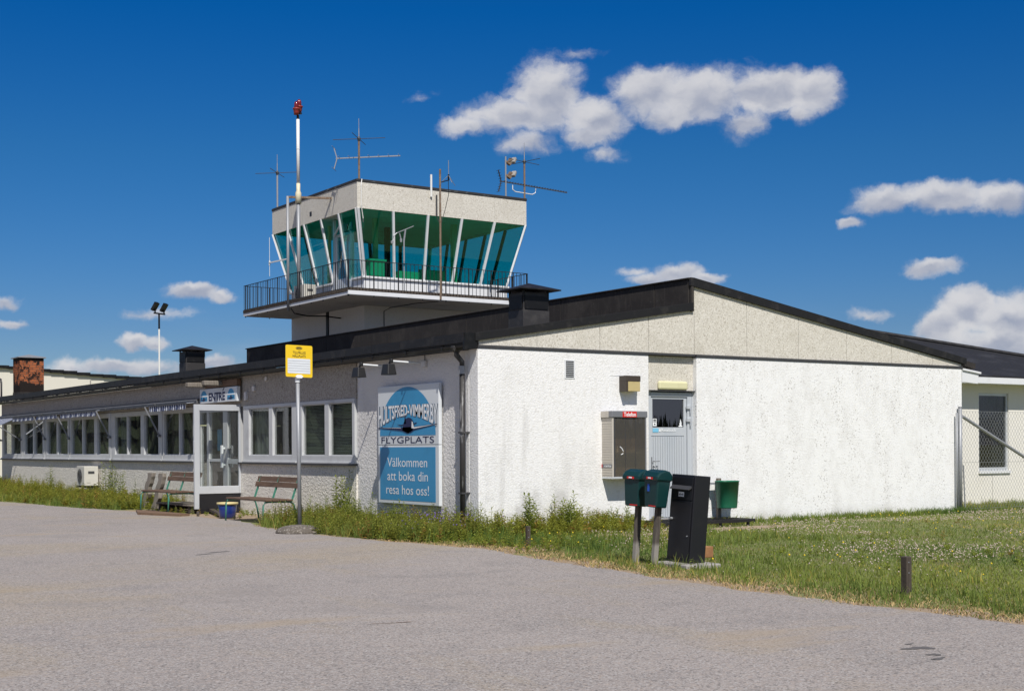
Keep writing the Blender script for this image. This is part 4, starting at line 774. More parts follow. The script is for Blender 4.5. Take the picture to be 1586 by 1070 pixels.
for yc in (10.55, 9.07):
    em = MB(); em.add([(-.133, yc-.2*math.cos(a_), 2.29+.22*math.sin(a_)) for a_ in [math.pi*i/20 for i in range(21)]], [tuple(range(21))]); em.build('blue_dome', m_blue, E_)
    em = MB(); em.box(-.1355, -.134, yc-.2, yc+.2, 2.38, 2.405); em.build('letter_band', m_letw, E_)
    em = MB(); poly(em, onA(-.136, yc+.2, yc-.2, 2.29, 2.40), [(0, .35), (.4, .1), (.5, 0), (.6, .12), (1, .5), (.65, .4), (.55, .8), (.45, .7), (.4, .35)]); em.build('plane_emblem', m_navy, E_)
def spot(p, label, grp, arm, head, sz):
    t = thing('spotlight', label, 'spotlight', p, grp); p = Vector(p)
    MB().tube([p, p+Vector(arm)], .014, 8).build('arm', m_letw, t)
    hd = p+Vector(arm); m = slab_tilt(hd+Vector(head), sz[0], sz[1], sz[2], R(0), R(0)); b = len(m.v)
    m.v = [(x_+(hd.x+head[0]-x_)*.25*(1 if z_ > hd.z+head[2] else 0), y_+(hd.y+head[1]-y_)*.25*(1 if z_ > hd.z+head[2] else 0), z_) for x_, y_, z_ in m.v]
    m.tube([hd+Vector((0, 0, .03)), hd+Vector((head[0], head[1], head[2]+sz[1]*.4))], .02, 6); m.lathe([(.03, -.03), (.035, .03)], hd, 8)
    m.build('lamp_head', m_black, t, bevel=.012)
spot((.02, 2.72, 2.62), 'left spotlight on a white arm above the welcome sign', 'spotlights over the welcome sign', (-.52, .0, .02), (-.02, .05, -.13), (.16, .16, .24))
spot((.02, 1.72, 2.62), 'right spotlight on a white arm above the welcome sign', 'spotlights over the welcome sign', (-.52, .0, .02), (-.02, .05, -.13), (.16, .17, .24))
for yc, lb in ((10.55, 'left grey lamp head above the ENTRÉ sign'), (9.62, 'right grey lamp head above the ENTRÉ sign')):
    t = thing('sign_lamp', lb, 'lamp', (-.2, yc, 2.65), 'lamps over the entrance sign')
    slab_tilt((-.3, yc, 2.63), .42, .1, .16, R(0), R(0)).build('lamp_head', m_wgrey, t, bevel=.02)
    MB().bar((-.1, yc, 2.66), (0, yc, 2.7), .03).build('bracket', m_dgrey, t)
# bus stop sign
K = thing('bus_stop_sign', 'yellow temporary bus stop sign on a grey pole in a round concrete foot', 'bus stop sign', (-2.0, 1.75, 0))
px_, py_ = -1.86, 2.2
K.location = (px_, py_, 0)
MB().tube([(px_+.02, py_, .05), (px_-.005, py_, 2.36)], .03, 12).build('pole', m_galv, K, smooth=True)
prof = [(.36, 0), (.35, .03)]+[(.35*math.cos(a_), .03+.1*math.sin(a_)) for a_ in [math.pi/2*i/8 for i in range(1, 8)]]+[(.03, .13)]
kb = MB().lathe(prof, (px_-.02, py_-.05, 0), 32).build('foot', m_dome, K, smooth=True)
KD = Vector((.97, -.24, 0)).normalized()   # sign's reading direction
def onK(off, x0, x1, z0, z1):
    nrm = Vector((KD.y, -KD.x, 0)); nrm = nrm if nrm.y < 0 else -nrm
    return lambda u, v: tuple(Vector((px_, py_-.035, 0))+KD*(x0+(x1-x0)*u)+nrm*off+Vector((0, 0, z0+(z1-z0)*v-.012*(x0+(x1-x0)*u)*3)))
def rrect(w=.05, h=.05, n=5):
    o = []
    for cx, cy, s0 in ((1-w, 1-h, 0), (w, 1-h, 1), (w, h, 2), (1-w, h, 3)):
        for i in range(n+1):
            a_ = (s0+i/n)*math.pi/2; o.append((cx+w*math.cos(a_), cy+h*math.sin(a_)))
    return o
def plate(fn0, fn1, name, mat, par):
    pts = rrect(); m = MB(); n = len(pts); m.add([fn0(*p) for p in pts]+[fn1(*p) for p in pts], [tuple(range(n)), tuple(range(2*n-1, n-1, -1))]+[(i, (i+1) % n, n+(i+1) % n, n+i) for i in range(n)]); return m.build(name, mat, par)
plate(onK(0, -.205, .205, 2.375, 2.86), onK(.018, -.205, .205, 2.375, 2.86), 'sign_plate', m_yel, K)
MB().add([onK(.021, -.175, .17, 2.43, 2.655)(*p) for p in ((0, 0), (1, 0), (1, 1), (0, 1))], [(0, 1, 2, 3)]).build('timetable_panel', m_signw, K)
ln = MB()
for i in range(1, 6): ln.add([onK(.0225, -.17, .165, 2.43+i*.0375, 2.433+i*.0375)(*p) for p in ((0, 0), (1, 0), (1, 1), (0, 1))], [(0, 1, 2, 3)])
ln.build('timetable_lines', m_hood, K)
lt = MB(); text(lt, 'TILLFÄLLIG', onK(.021, -.095, .1, 2.73, 2.775), .01); text(lt, 'HÅLLPLATS', onK(.021, -.1, .1, 2.677, 2.725), .01)
pts = [(.5+.5*math.cos(a_), .5+.5*math.sin(a_)) for a_ in [2*math.pi*i/24 for i in range(24)]]; pi_ = [(.5+.42*math.cos(a_), .5+.36*math.sin(a_)) for a_ in [2*math.pi*i/24 for i in range(24)]]
f = onK(.021, -.05, .05, 2.795, 2.838); lt.add([f(*p) for p in pts+pi_], [(i, (i+1) % 24, 24+(i+1) % 24, 24+i) for i in range(24)])
poly(lt, f, [(.2, .35), (.8, .35), (.8, .65), (.2, .65)]); lt.build('lettering', m_ink, K)
cp = MB().tube([(px_-.005, py_, 2.3), (px_-.006, py_, 2.4)], .04, 12); cp.add([onK(.023, -.06, .06, 2.36, 2.41)(*p) for p in ((.2, 0), (.8, 0), (1, .5), (.75, 1), (.25, 1), (0, .5))]+[onK(.04, -.06, .06, 2.36, 2.41)(*p) for p in ((.2, 0), (.8, 0), (1, .5), (.75, 1), (.25, 1), (0, .5))], [tuple(range(6)), tuple(range(11, 5, -1))]+[(i, (i+1) % 6, 6+(i+1) % 6, 6+i) for i in range(6)]); cp.build('clamp', m_letw, K)

# ------------------------------------------------------------------ payphone and wall lamp on the gable
F = thing('payphone', 'wall mounted beige and grey payphone booth with smoked glass and red Telefon sign', 'payphone', (2.6, 0, .82))
MB().box(2.29, 2.315, -.27, -.0, .82, 1.74).build('side_panel', m_phone, F, bevel=.004)
rb = MB()
for i in range(22): rb.box(2.286, 2.29, -.262, -.01, .85+i*.04, .853+i*.04)
rb.build('panel_ribs', m_phone, F)
MB().box(2.945, 2.97, -.27, -.0, .82, 1.74).build('side_panel', m_hood, F, bevel=.004)
MB().box(2.315, 2.945, -.03, .0, .82, 1.74).build('back_panel', m_pdark, F)
MB().box(2.27, 2.985, -.285, .0, 1.742, 1.845).build('hood', m_hood, F, bevel=.012)
MB().box(2.268, 2.3, -.2, .0, 1.742, 1.84).build('hood_side', m_phone, F, bevel=.006)
MB().box(2.29, 2.97, -.275, -.0, .79, .822).build('base_rail', m_alu, F, bevel=.004)
MB().box(2.345, 2.945, -.266, -.262, .822, 1.742).build('glass_front', g_phone, F)
MB().box(2.315, 2.345, -.27, -.255, .822, 1.742).box(2.545, 2.553, -.271, -.267, .822, 1.742).box(2.745, 2.751, -.271, -.267, .822, 1.742).build('glass_frame', m_dgrey, F)
MB().box(2.5, 2.52, -.12, -.03, 1.1, 1.3).tube([(2.44, -.262, 1.29), (2.48, -.262, 1.26), (2.505, -.262, 1.22), (2.5, -.262, 1.18), (2.46, -.262, 1.165)], .008, 6).build('handset_hook', m_letw, F)
MB().box(2.37, 2.92, -.2, -.03, 1.18, 1.2).build('shelf', m_hood, F)
MB().box(2.48, 2.76, -.289, -.286, 1.748, 1.838).build('sign_plate', m_redsign, F)
lt = MB(); text(lt, 'Telefon', onB(-.2905, 2.5, 2.74, 1.76, 1.826), .02); lt.build('lettering', m_letw, F)
MB().box(2.2835, 2.2865, -.255, -.02, .965, 1.02).build('name_strip', m_hood, F)
MB().box(2.281, 2.283, -.02, -.002, .965, 1.02).build('red_mark', m_redsign, F)
lt = MB(); text(lt, 'telia', onA(2.2825, -.07, -.24, .975, 1.01), .01); lt.build('lettering', m_letw, F)
WL = thing('wall_lamp', 'square brown wall lamp with yellowed shade above the payphone', 'wall lamp', (2.78, 0, 2.15))
MB().box(2.64, 2.94, -.17, 0, 2.315, 2.405).box(2.64, 2.69, -.17, 0, 2.155, 2.315).build('lamp_cap', m_lampd, WL, bevel=.005); MB().box(2.69, 2.935, -.165, -.0, 2.16, 2.315).build('diffuser', m_lampc, WL, bevel=.006)
MB().tube([(2.66, -.004, 2.41), (2.45, -.004, 2.41), (2.45, -.004, 1.9)], .003, 4).build('cable', m_letw, WL)

# ------------------------------------------------------------------ benches, pot, boards
def make_bench():
    t = thing('park_bench', '', 'bench', (0, 0, 0), 'benches beside the entrance')
    s = MB()
    for i in range(4): s.box(-.27+i*.13, -.155+i*.13, -.88, .88, .385, .415)
    s.build('seat', m_wood, t, bevel=.006, local=True)
    b = MB()
    for zc, xc in ((.645, .31), (.74, .355)): b.add([(xc-.012, -.9, zc-.045), (xc+.016, -.9, zc-.045), (xc+.036, -.9, zc+.045), (xc+.008, -.9, zc+.045), (xc-.012, .9, zc-.045), (xc+.016, .9, zc-.045), (xc+.036, .9, zc+.045), (xc+.008, .9, zc+.045)], [(0, 3, 2, 1), (4, 5, 6, 7), (0, 1, 5, 4), (1, 2, 6, 5), (2, 3, 7, 6), (3, 0, 4, 7)])
    b.build('backrest', m_wood, t, bevel=.005, local=True)
    for yv in (-.8, 0, .8): MB().bar((.24, yv, .37), (.385, yv, .79), .035, .012, upv=(0, 1, 0)).build('back_support', m_green, t, local=True)
    for yv in (-.82, .82):
        MB().tube([(-.3, yv, 0), (-.29, yv, .32), (-.26, yv, .365), (-.2, yv, .375), (.0, yv, .375)], .016, 8).build('leg', m_green, t, smooth=True, local=True)
        MB().tube([(.0, yv, .375), (.2, yv, .37), (.27, yv, .33), (.31, yv, .2), (.34, yv, 0)], .016, 8).build('leg', m_green, t, smooth=True, local=True)
    return t
bench = make_bench(); bench.location = (-1.1, 5.43, .006); bench['label'] = 'green framed brown wooden bench right of the glass screen by the blue pot'
dup(bench, (-1.07, 10.12, .03), 'green framed brown wooden bench left of the glass screen before the leaning timbers')
TY = (12.05, 11.35)
for i, (y0, ln_, lb) in enumerate(((TY[0], -.18, 'left one of two grey weathered timbers leaning on the wall behind a bench'), (TY[1], -.1, 'right one of two grey weathered timbers leaning on the wall behind a bench'))):
    m = MB(); n = 10; vs = []
    for k in range(n+1):
        t_ = k/n; zc = .02+.76*t_; yc = y0+.16-.2*t_+.03*math.sin(k*1.3+i); xc = -.86+.1*t_; w_ = .13+.02*math.sin(k*2.1+i)
        vs += [(xc-.04, yc-w_, zc), (xc+.05, yc-w_, zc), (xc+.05, yc+w_, zc), (xc-.04, yc+w_, zc)]
    fs = [(4*k+j, 4*k+(j+1) % 4, 4*k+4+(j+1) % 4, 4*k+4+j) for k in range(n) for j in range(4)]+[(3, 2, 1, 0), (4*n, 4*n+1, 4*n+2, 4*n+3)]
    tag(m.add(vs, fs).build('leaning_timber', m_wgrey, None, bevel=.01), lb, 'timber', 'old timbers behind the bench')
st_ = thing('wooden_step', 'low grey wooden step platform in front of the entrance glass', 'step', (-.6, 9.9, 0))
q = MB()
for i in range(4): q.box(-1.02+i*.17, -.87+i*.17, 9.05, 11.0, .15, .18)
q.build('boards', m_wgrey, st_, bevel=.005); MB().box(-1.0, -.35, 9.1, 9.2, .02, .15).box(-1.0, -.35, 10.8, 10.9, .02, .15).build('bearers', m_wdark, st_)
tag(MB().add([(-1.95, 9.4, .0), (-1.55, 8.2, .0), (-1.32, 8.25, .0), (-1.55, 10.7, .0), (-1.95, 9.4, .05), (-1.55, 8.2, .05), (-1.32, 8.25, .05), (-1.55, 10.7, .05)], [(0, 1, 5, 4), (1, 2, 6, 5), (2, 3, 7, 6), (3, 0, 4, 7), (4, 5, 6, 7), (3, 2, 1, 0)]).build('ground_board', m_wboard, None), 'brown board lying on the asphalt edge in front of the left bench', 'board')
q = MB().bar((-1.05, 7.4, .06), (-.6, 9.0, .08), .09, .05).bar((-1.25, 8.0, .04), (-.9, 8.9, .05), .05, .04)
tag(q.build('scrap_lumber', m_wdark, None), 'dark scrap lumber lying on soil under the glass screen', 'lumber')
PT = thing('flower_pot', 'round blue glazed pot with cream rim beside the bench', 'flower pot', (-1.08, 6.95, 0))
MB().lathe([(.125, .006), (.15, .04), (.175, .27), (.17, .275)], (-1.08, 6.95, 0), 24).build('pot', m_pot, PT, smooth=True); MB().lathe([(.16, .26), (.195, .262), (.198, .3), (.165, .302), (.16, .262)], (-1.08, 6.95, 0), 24).build('rim', m_potr, PT, smooth=True); MB().lathe([(.16, .25), (.158, .275)], (-1.08, 6.95, 0), 20).build('soil', m_soil, PT)

# ------------------------------------------------------------------ posts, mailboxes, cabinet, bin, platform
def bollard(x, y, h, label, w_):
    t = thing('bollard', label, 'bollard', (x, y, 0), 'short wooden posts along the road edge')
    MB().box(x-w_, x+w_, y-w_, y+w_, -.05, h).build('post', m_wdark, t, bevel=.008); MB().tube([(x-.008, y-w_-.003, h-.05), (x-.008, y-w_+.01, h-.05)], .006, 6).tube([(x-.008, y-w_-.003, h-.14), (x-.008, y-w_+.01, h-.14)], .006, 6).build('bolt', m_galv, t)
bollard(-1.05, -2.79, .3, 'small dark wooden bollard beside the weeds near the building corner', .025); bollard(-1.36, -8.99, .33, 'dark wooden bollard in the lawn at the right by the asphalt edge', .034)
LEAN = R  # direction helpers
def lean(mb, base, ang):   # lean towards image right about the base point
    ax = Vector((fw.x, fw.y, 0)); A = Matrix.Translation(base) @ Matrix.Rotation(ang, 4, ax) @ Matrix.Translation(-Vector(base)); mb.v = [tuple(A @ Vector(p)) for p in mb.v]; return mb
def rotz(mb, base, ang):
    A = Matrix.Translation(base) @ Matrix.Rotation(ang, 4, 'Z') @ Matrix.Translation(-Vector(base)); mb.v = [tuple(A @ Vector(p)) for p in mb.v]; return mb
def mailbox(x, y, label, rz, tilt, open_):
    t = thing('mailbox', label, 'mailbox', (x, y, 0), 'dark green mailboxes on leaning posts'); b = Vector((x, y, 0)); Q = lambda m: lean(rotz(m, b, rz), b, tilt)
    Q(MB().box(x-.029, x+.029, y-.029, y+.029, -.05, .92)).build('post', pbr('pale_footed_post', (.1, .085, .07), .9, layers=[('noise', 4, (.05, .04, .034), .45, .65, .8, (6, 6, .5)), ('noise', 9, (.19, .17, .145), .55, .7, .5, (6, 6, .5)), ('z', 1, (.3, .28, .25), .26, .2, .8)]), t, bevel=.006)  # post colour turns paler towards its foot
    z0, z1 = .63, .94; fx = x-.15   # front faces -X
    m = MB(); lo = (x-.115, x+.035, y-.105, y+.105); hi = (x-.13, x+.05, y-.125, y+.125)
    m.add([(lo[0], lo[2], z0), (lo[1], lo[2], z0), (lo[1], lo[3], z0), (lo[0], lo[3], z0), (hi[0], hi[2], z1), (hi[1], hi[2], z1), (hi[1], hi[3], z1), (hi[0], hi[3], z1)], [(0, 3, 2, 1), (4, 5, 6, 7), (0, 1, 5, 4), (1, 2, 6, 5), (2, 3, 7, 6), (3, 0, 4, 7)])
    Q(m).build('body', m_mbox, t, bevel=.016)
    prof = [(hi[0]-.02, z1-.02), (hi[0]-.02, z1+.025), (hi[0]+.015, z1+.07), (x-.04, z1+.1), (hi[1]-.03, z1+.088), (hi[1]+.012, z1+.05), (hi[1]+.012, z1-.02)]
    Q(MB().prism(prof, 1, hi[2]-.014, hi[3]+.014)).build('lid', m_mbox, t, bevel=.018)
    k = MB(); k.box(hi[0]-.024, hi[0]-.0205, y-.06, y+.05, z1-.008, z1+.016); Q(k).build('label_plate', m_redsign, t)
    k = MB(); k.box(hi[0]-.0265, hi[0]-.0245, y-.03, y+.02, z1-.002, z1+.012); Q(k).build('label_print', m_letw, t)
    k = MB(); k.box(lo[0]-.006, lo[0]+.002, y-.095, y+.02, z0+.012, z0+.022); Q(k).build('red_stripe', m_redsign, t)
    if open_: k = MB(); k.box(x-.131, x-.122, y+.02, y+.05, z1-.14, z1-.06); Q(k).build('lock', pbr('blue_tag', (.02, .08, .4), .4), t)
mailbox(-1.205, -5.105, 'dark green mailbox on a leaning grey post, left of the pair', R(4), R(3.6), False)
mailbox(-1.25, -5.48, 'dark green mailbox with blue tag, right of the pair beside the black cabinet', R(-3), R(4.6), True)
PC = thing('parcel_cabinet', 'tall black leaning metal parcel cabinet on a concrete slab in the lawn', 'cabinet', (-1.13, -5.92, .05)); b = Vector((-1.13, -5.92, .05))
QQ = lambda m: lean(rotz(m, b, R(-6)), b, R(4.3))
x, y = -1.13, -5.92
QQ(MB().box(x, x+.2, y, y+.43, .05, .98)).build('body', m_cab, PC, bevel=.006)
QQ(MB().box(x-.012, x-.001, y+.025, y+.405, .09, .70)).build('door', m_cab, PC, bevel=.003); QQ(MB().box(x-.01, x-.001, y+.025, y+.405, .715, .955)).build('upper_panel', m_cab, PC, bevel=.003)
QQ(MB().prism([(x-.055, .825), (x-.012, .865), (x-.002, .865), (x-.002, .845), (x-.045, .82)], 1, y+.04, y+.39)).build('slot_flap', m_dgrey, PC)
QQ(MB().box(x-.0125, x-.0105, y+.17, y+.27, .745, .795)).build('label_plate', m_letw, PC)
k = MB()
for i in range(5): k.box(x-.0145, x-.013, y+.182+i*.017, y+.192+i*.017, .755+.006*(i % 2), .78-.005*(i % 3))
QQ(k).build('label_print', m_ink, PC); QQ(MB().tube([(x-.04, y+.36, .5), (x-.01, y+.36, .5)], .014, 8).bar((x-.035, y+.36, .5), (x-.035, y+.395, .48), .012).tube([(x-.02, y+.06, .33), (x-.01, y+.06, .33)], .008, 6)).build('lock', m_galv, PC)
tag(rotz(MB().box(-1.27, -.82, -6.08, -5.47, -.05, .045), (-1.1, -5.8, 0), R(-6)).build('concrete_slab', m_conc, None, bevel=.012), 'grey concrete slab under the black cabinet', 'slab')
tag(MB().box(-.84, -.66, -5.78, -5.6, .08, .2).add([], []).build('timber_block', pbr('cut_timber', (.34, .17, .07), .8, layers=[('noise', 4, (.2, .09, .04), .5, .7, .6)]), None, bevel=.006), 'short brown timber block fixed behind the black cabinet', 'timber block')
BN = thing('litter_bin', 'green plastic litter bin on a wooden post against the white wall', 'litter bin', (4.68, -.25, 0))
MB().box(4.63, 4.7, -.11, -.05, -.05, .76).build('post', m_wgrey, BN, bevel=.006)
n = 24; vs = []
for z, k in ((.27, .8), (.285, .83), (.70, 1.0), (.70, 1.03), (.72, 1.03), (.72, .96), (.4, .82)):
    for i in range(n):
        a_ = 2*math.pi*i/n; sx = abs(math.cos(a_))**.8*math.copysign(1, math.cos(a_)); sy = abs(math.sin(a_))**.8*math.copysign(1, math.sin(a_)); vs.append((4.68+.21*k*sx, -.27+.15*k*sy, z))
fs = [(r*n+i, r*n+(i+1) % n, (r+1)*n+(i+1) % n, (r+1)*n+i) for r in range(6) for i in range(n)]+[tuple(range(n-1, -1, -1)), tuple(range(6*n, 7*n))]
MB().add(vs, fs).build('bin', m_bin, BN, smooth=True); MB().box(4.46, 4.62, -.2, -.1, .66, .69).build('bracket', m_galv, BN)
GP = thing('grating_platform', 'low black metal grating platform outside the pale blue door', 'platform', (3.9, -.6, 0))
q = MB().box(2.9, 4.85, -.75, -.72, .06, .11).box(2.9, 4.85, -.06, -.03, .06, .11).box(2.9, 2.93, -.72, -.06, .06, .11).box(4.82, 4.85, -.72, -.06, .06, .11)
for i in range(46): q.box(2.95+i*.041, 2.958+i*.041, -.72, -.06, .075, .105)
q.build('grating', m_black, GP)
q = MB()
for lx in (2.92, 4.1, 4.7):
    for ly in (-.73, -.05): q.box(lx, lx+.04, ly, ly+.03, -.02, .06)
q.build('legs', m_black, GP)

# ------------------------------------------------------------------ chain link fence
FN = thing('chain_link_fence', 'galvanised chain link fence with braced corner post beside the white gable', 'fence', (10.97, -.07, 0))
FY = -.07
MB().tube([(10.9, FY, -.1), (10.9, FY, 2.0)], .036, 10).tube([(10.9, FY, 2.0), (10.9, FY, 2.02)], .042, 10).build('post', m_galv, FN, smooth=True); MB().tube([(10.8, FY-.0, -.1), (10.8, FY-.0, 1.9)], .02, 8).build('post', m_galv, FN, smooth=True)
for xx in (13.8, 17.0, 20.2): MB().tube([(xx, FY, -.1), (xx, FY, 1.98)], .03, 8).build('post', m_galv, FN)
MB().tube([(10.93, FY-.03, 1.83), (15.3, FY-.03, .02)], .032, 8).build('brace', m_galv, FN)
MB().tube([(10.96, FY-.02, .9), (11.04, FY-.0, .0)], .014, 6).build('stay', m_galv, FN)
w = MB(); xa, xb, zt, cell = 10.94, 20.2, 1.93, .088
def wire(m, p, q, r=.0024):
    d = (q-p).normalized(); a_ = Vector((0, 1, 0)); b_ = d.cross(a_); o = len(m.v)
    ring = [a_*r, (-a_*.5+b_*.87)*r, (-a_*.5-b_*.87)*r]
    m.v += [tuple(p+k) for k in ring]+[tuple(q+k) for k in ring]; m.f += [(o, o+1, o+4, o+3), (o+1, o+2, o+5, o+4), (o+2, o, o+3, o+5)]
k = xa-zt*.75
while k < xb:
    for sg in (1, -1):
        x_a, z_a, x_b, z_b = (k, 0.0, k+zt*.75, zt) if sg == 1 else (k+zt*.75, 0., k, zt)
        p, q = Vector((x_a, FY+.004*sg, z_a)), Vector((x_b, FY+.004*sg, z_b))
        def clipx(p, q, X, keep_gt):
            if (p.x > X) == keep_gt and (q.x > X) == keep_gt: return p, q
            if (p.x > X) != keep_gt and (q.x > X) != keep_gt: return None
            t_ = (X-p.x)/(q.x-p.x); m_ = p+(q-p)*t_
            return (p, m_) if (p.x > X) == keep_gt else (m_, q)
        c_ = clipx(p, q, xa, True)
        if c_: c_ = clipx(*c_, xb, False)
        if c_: wire(w, *c_)
    k += cell
for z in (1.93, .95, .06): wire(w, Vector((xa, FY, z)), Vector((xb, FY, z)), .003)
w.build('wire_mesh', m_wire, FN)

# ------------------------------------------------------------------ vegetation
def big_mesh(name, verts, tri, tint, mat, quads=False):
    me = bpy.data.meshes.new(name); nv, nf = len(verts), len(tri); k = tri.shape[1]
    me.vertices.add(nv); me.vertices.foreach_set('co', verts.astype(np.float32).ravel())
    me.loops.add(nf*k); me.loops.foreach_set('vertex_index', tri.astype(np.int32).ravel())
    me.polygons.add(nf); me.polygons.foreach_set('loop_start', np.arange(0, nf*k, k, dtype=np.int32))
    try: me.polygons.foreach_set('loop_total', np.full(nf, k, dtype=np.int32))
    except Exception: pass
    if tint is not None:
        at = me.color_attributes.new('tint', 'FLOAT_COLOR', 'POINT'); c = np.ones((nv, 4), np.float32); c[:, :3] = tint; at.data.foreach_set('color', c.ravel())
    me.materials.append(mat); me.update(calc_edges=True); o = bpy.data.objects.new(name, me); COL.objects.link(o); return o
def blades(name, pos, hmin, hmax, wid, mat, tintf, bend=.5):
    n = len(pos); h = RNG.uniform(hmin, hmax, n)*np.clip(RNG.normal(1, .25, n), .4, 1.8); a_ = RNG.uniform(0, 2*np.pi, n); b_ = RNG.uniform(0, 2*np.pi, n); ln_ = RNG.uniform(.1, bend, n)*h
    s = np.stack([np.cos(a_), np.sin(a_), np.zeros(n)], 1)*(wid*RNG.uniform(.6, 1.3, n))[:, None]; d = np.stack([np.cos(b_)*ln_, np.sin(b_)*ln_, h], 1); mid = d*np.array([.35, .35, .62])
    p = np.concatenate([pos, np.full((n, 1), -.004)], 1)
    v = np.stack([p-s, p+s, p+mid+s*.75, p+mid-s*.75, p+d], 1).reshape(-1, 3)
    i = np.arange(n)*5; tri = np.concatenate([np.stack([i, i+1, i+2], 1), np.stack([i, i+2, i+3], 1), np.stack([i+3, i+2, i+4], 1)])
    return big_mesh(name, v, tri, np.repeat(tintf(n, pos), 5, 0), mat)
def fbm(p, s, seed):   # cheap smooth noise of positions, 0..1
    r = np.random.default_rng(seed); o = np.zeros(len(p))
    for k in range(7):
        ang = r.uniform(0, 6.28); f_ = s*(1.6**(k % 4))*r.uniform(.7, 1.3); o += np.sin(p[:, 0]*f_*np.cos(ang)+p[:, 1]*f_*np.sin(ang)+r.uniform(0, 6.28))/(1.25**k)
    return np.clip(o/5+.5, 0, 1)
EX = np.array([e[0] for e in EDGE]); EV = np.array([e[1] for e in EDGE])
def lawn_pts(n, x1, y0, y1, margin=.1):
    p = np.stack([RNG.uniform(-2.6, x1, n), RNG.uniform(y0, y1, n)], 1)
    return p[p[:, 0] > np.interp(p[:, 1], EX, EV)+margin+.12*np.sin(p[:, 1]*5)+RNG.normal(0, .06, len(p))]
def inbare(p):
    d = np.zeros(len(p), bool)
    for cx, cy, rx, ry in ((4.0, -1.15, 1.2, .36), (1.9, -1.35, .95, .3), (-.6, -2.6, .7, .4)): d |= ((p[:, 0]-cx)/rx)**2+((p[:, 1]-cy)/ry)**2 < RNG.uniform(.5, 1.2, len(p))
    return d
def greens(n, pos):
    t = np.clip(.85+.45*(fbm(pos, .9, 3)-.5)[:, None]*np.array([1.6, 1.0, .9])+RNG.normal(0, .14, (n, 1)), .35, 1.7)*np.ones((n, 3))
    dry = RNG.uniform(0, 1, n) < .06+.3*np.clip(fbm(pos, 1.6, 9)-.55, 0, 1)*2; t[dry] = t[dry]*np.array([2.0, 1.35, 1.6]); return t
cam2 = np.array([CAMLOC.x, CAMLOC.y])
def dens(p, k0, full=12.):   # thin the blades out with distance
    d = np.hypot(p[:, 0]-cam2[0], p[:, 1]-cam2[1]); return RNG.uniform(0, 1, len(p)) < np.clip((full/d)**2, .18, 1)*k0
p = lawn_pts(760000, 19, -14, 1.9); p = p[~((p[:, 1] > .0) & (p[:, 0] < 11.0))]; p = p[p[:, 0]-CAMLOC.x < 1.45*(p[:, 1]-CAMLOC.y)+6.5]; p = p[~inbare(p)]; p = p[dens(p, 1)]
near_edge = p[:, 0]-np.interp(p[:, 1], EX, EV)
p = p[(near_edge > .6) | (RNG.uniform(0, 1, len(p)) < .3)]
tag(blades('lawn_grass', p, .012, .042, .0042, m_grass, greens, .8), None, None, kind='stuff')
p = lawn_pts(90000, 2, -14, 0, .0); ne = p[:, 0]-np.interp(p[:, 1], EX, EV); p = p[(ne < .85*RNG.uniform(.3, 1.2, len(p))) & (ne > -.05)]
def straws(n, pos): return np.clip(RNG.normal(1, .3, (n, 1)), .4, 1.8)*np.array([[1, 1, 1]])
tag(blades('dry_grass', p[:34000], .01, .04, .004, m_straw, straws, 2.2), None, None, kind='stuff')
# tufts of longer grass
def tufts(centres, per, spread, hmin, hmax, wid, name, mat=m_grass, bend=.7):
    c = np.repeat(centres, per, 0)+RNG.normal(0, spread, (len(centres)*per, 2)); return tag(blades(name, c, hmin, hmax, wid, mat, greens, bend), None, None, kind='stuff')
c = np.stack([RNG.uniform(-1.0, 3.2, 260), RNG.uniform(-3.9, -1.0, 260)], 1); c = c[c[:, 0] > np.interp(c[:, 1], EX, EV)+.45]; c2 = np.stack([RNG.uniform(4.3, 11, 260), RNG.uniform(-.35, -.03, 260)], 1); c3 = np.stack([RNG.uniform(10.8, 18, 260), RNG.uniform(-.5, 1.9, 260)], 1)
c4 = np.stack([RNG.uniform(-2.0, 0, 200), RNG.uniform(-13, -4, 200)], 1); c4 = c4[c4[:, 0] > np.interp(c4[:, 1], EX, EV)+.2]
tufts(np.concatenate([c, c2, c3, c4]), 22, .05, .05, .13, .0042, 'long_grass')
def strip(n, y0, y1, x1, depth):   # band between the road edge and the wall
    y_ = RNG.uniform(y0, y1, n); xe = np.interp(y_, EX, EV)+.05; x_ = xe+(x1-xe)*RNG.uniform(0, 1, n)**depth; return np.stack([x_, y_], 1)
wz = np.concatenate([strip(560, -.9, 4.3, -.02, .9), strip(1300, 11.9, 28.6, -.02, .9)])
tufts(wz, 20, .06, .06, .22, .005, 'long_grass')
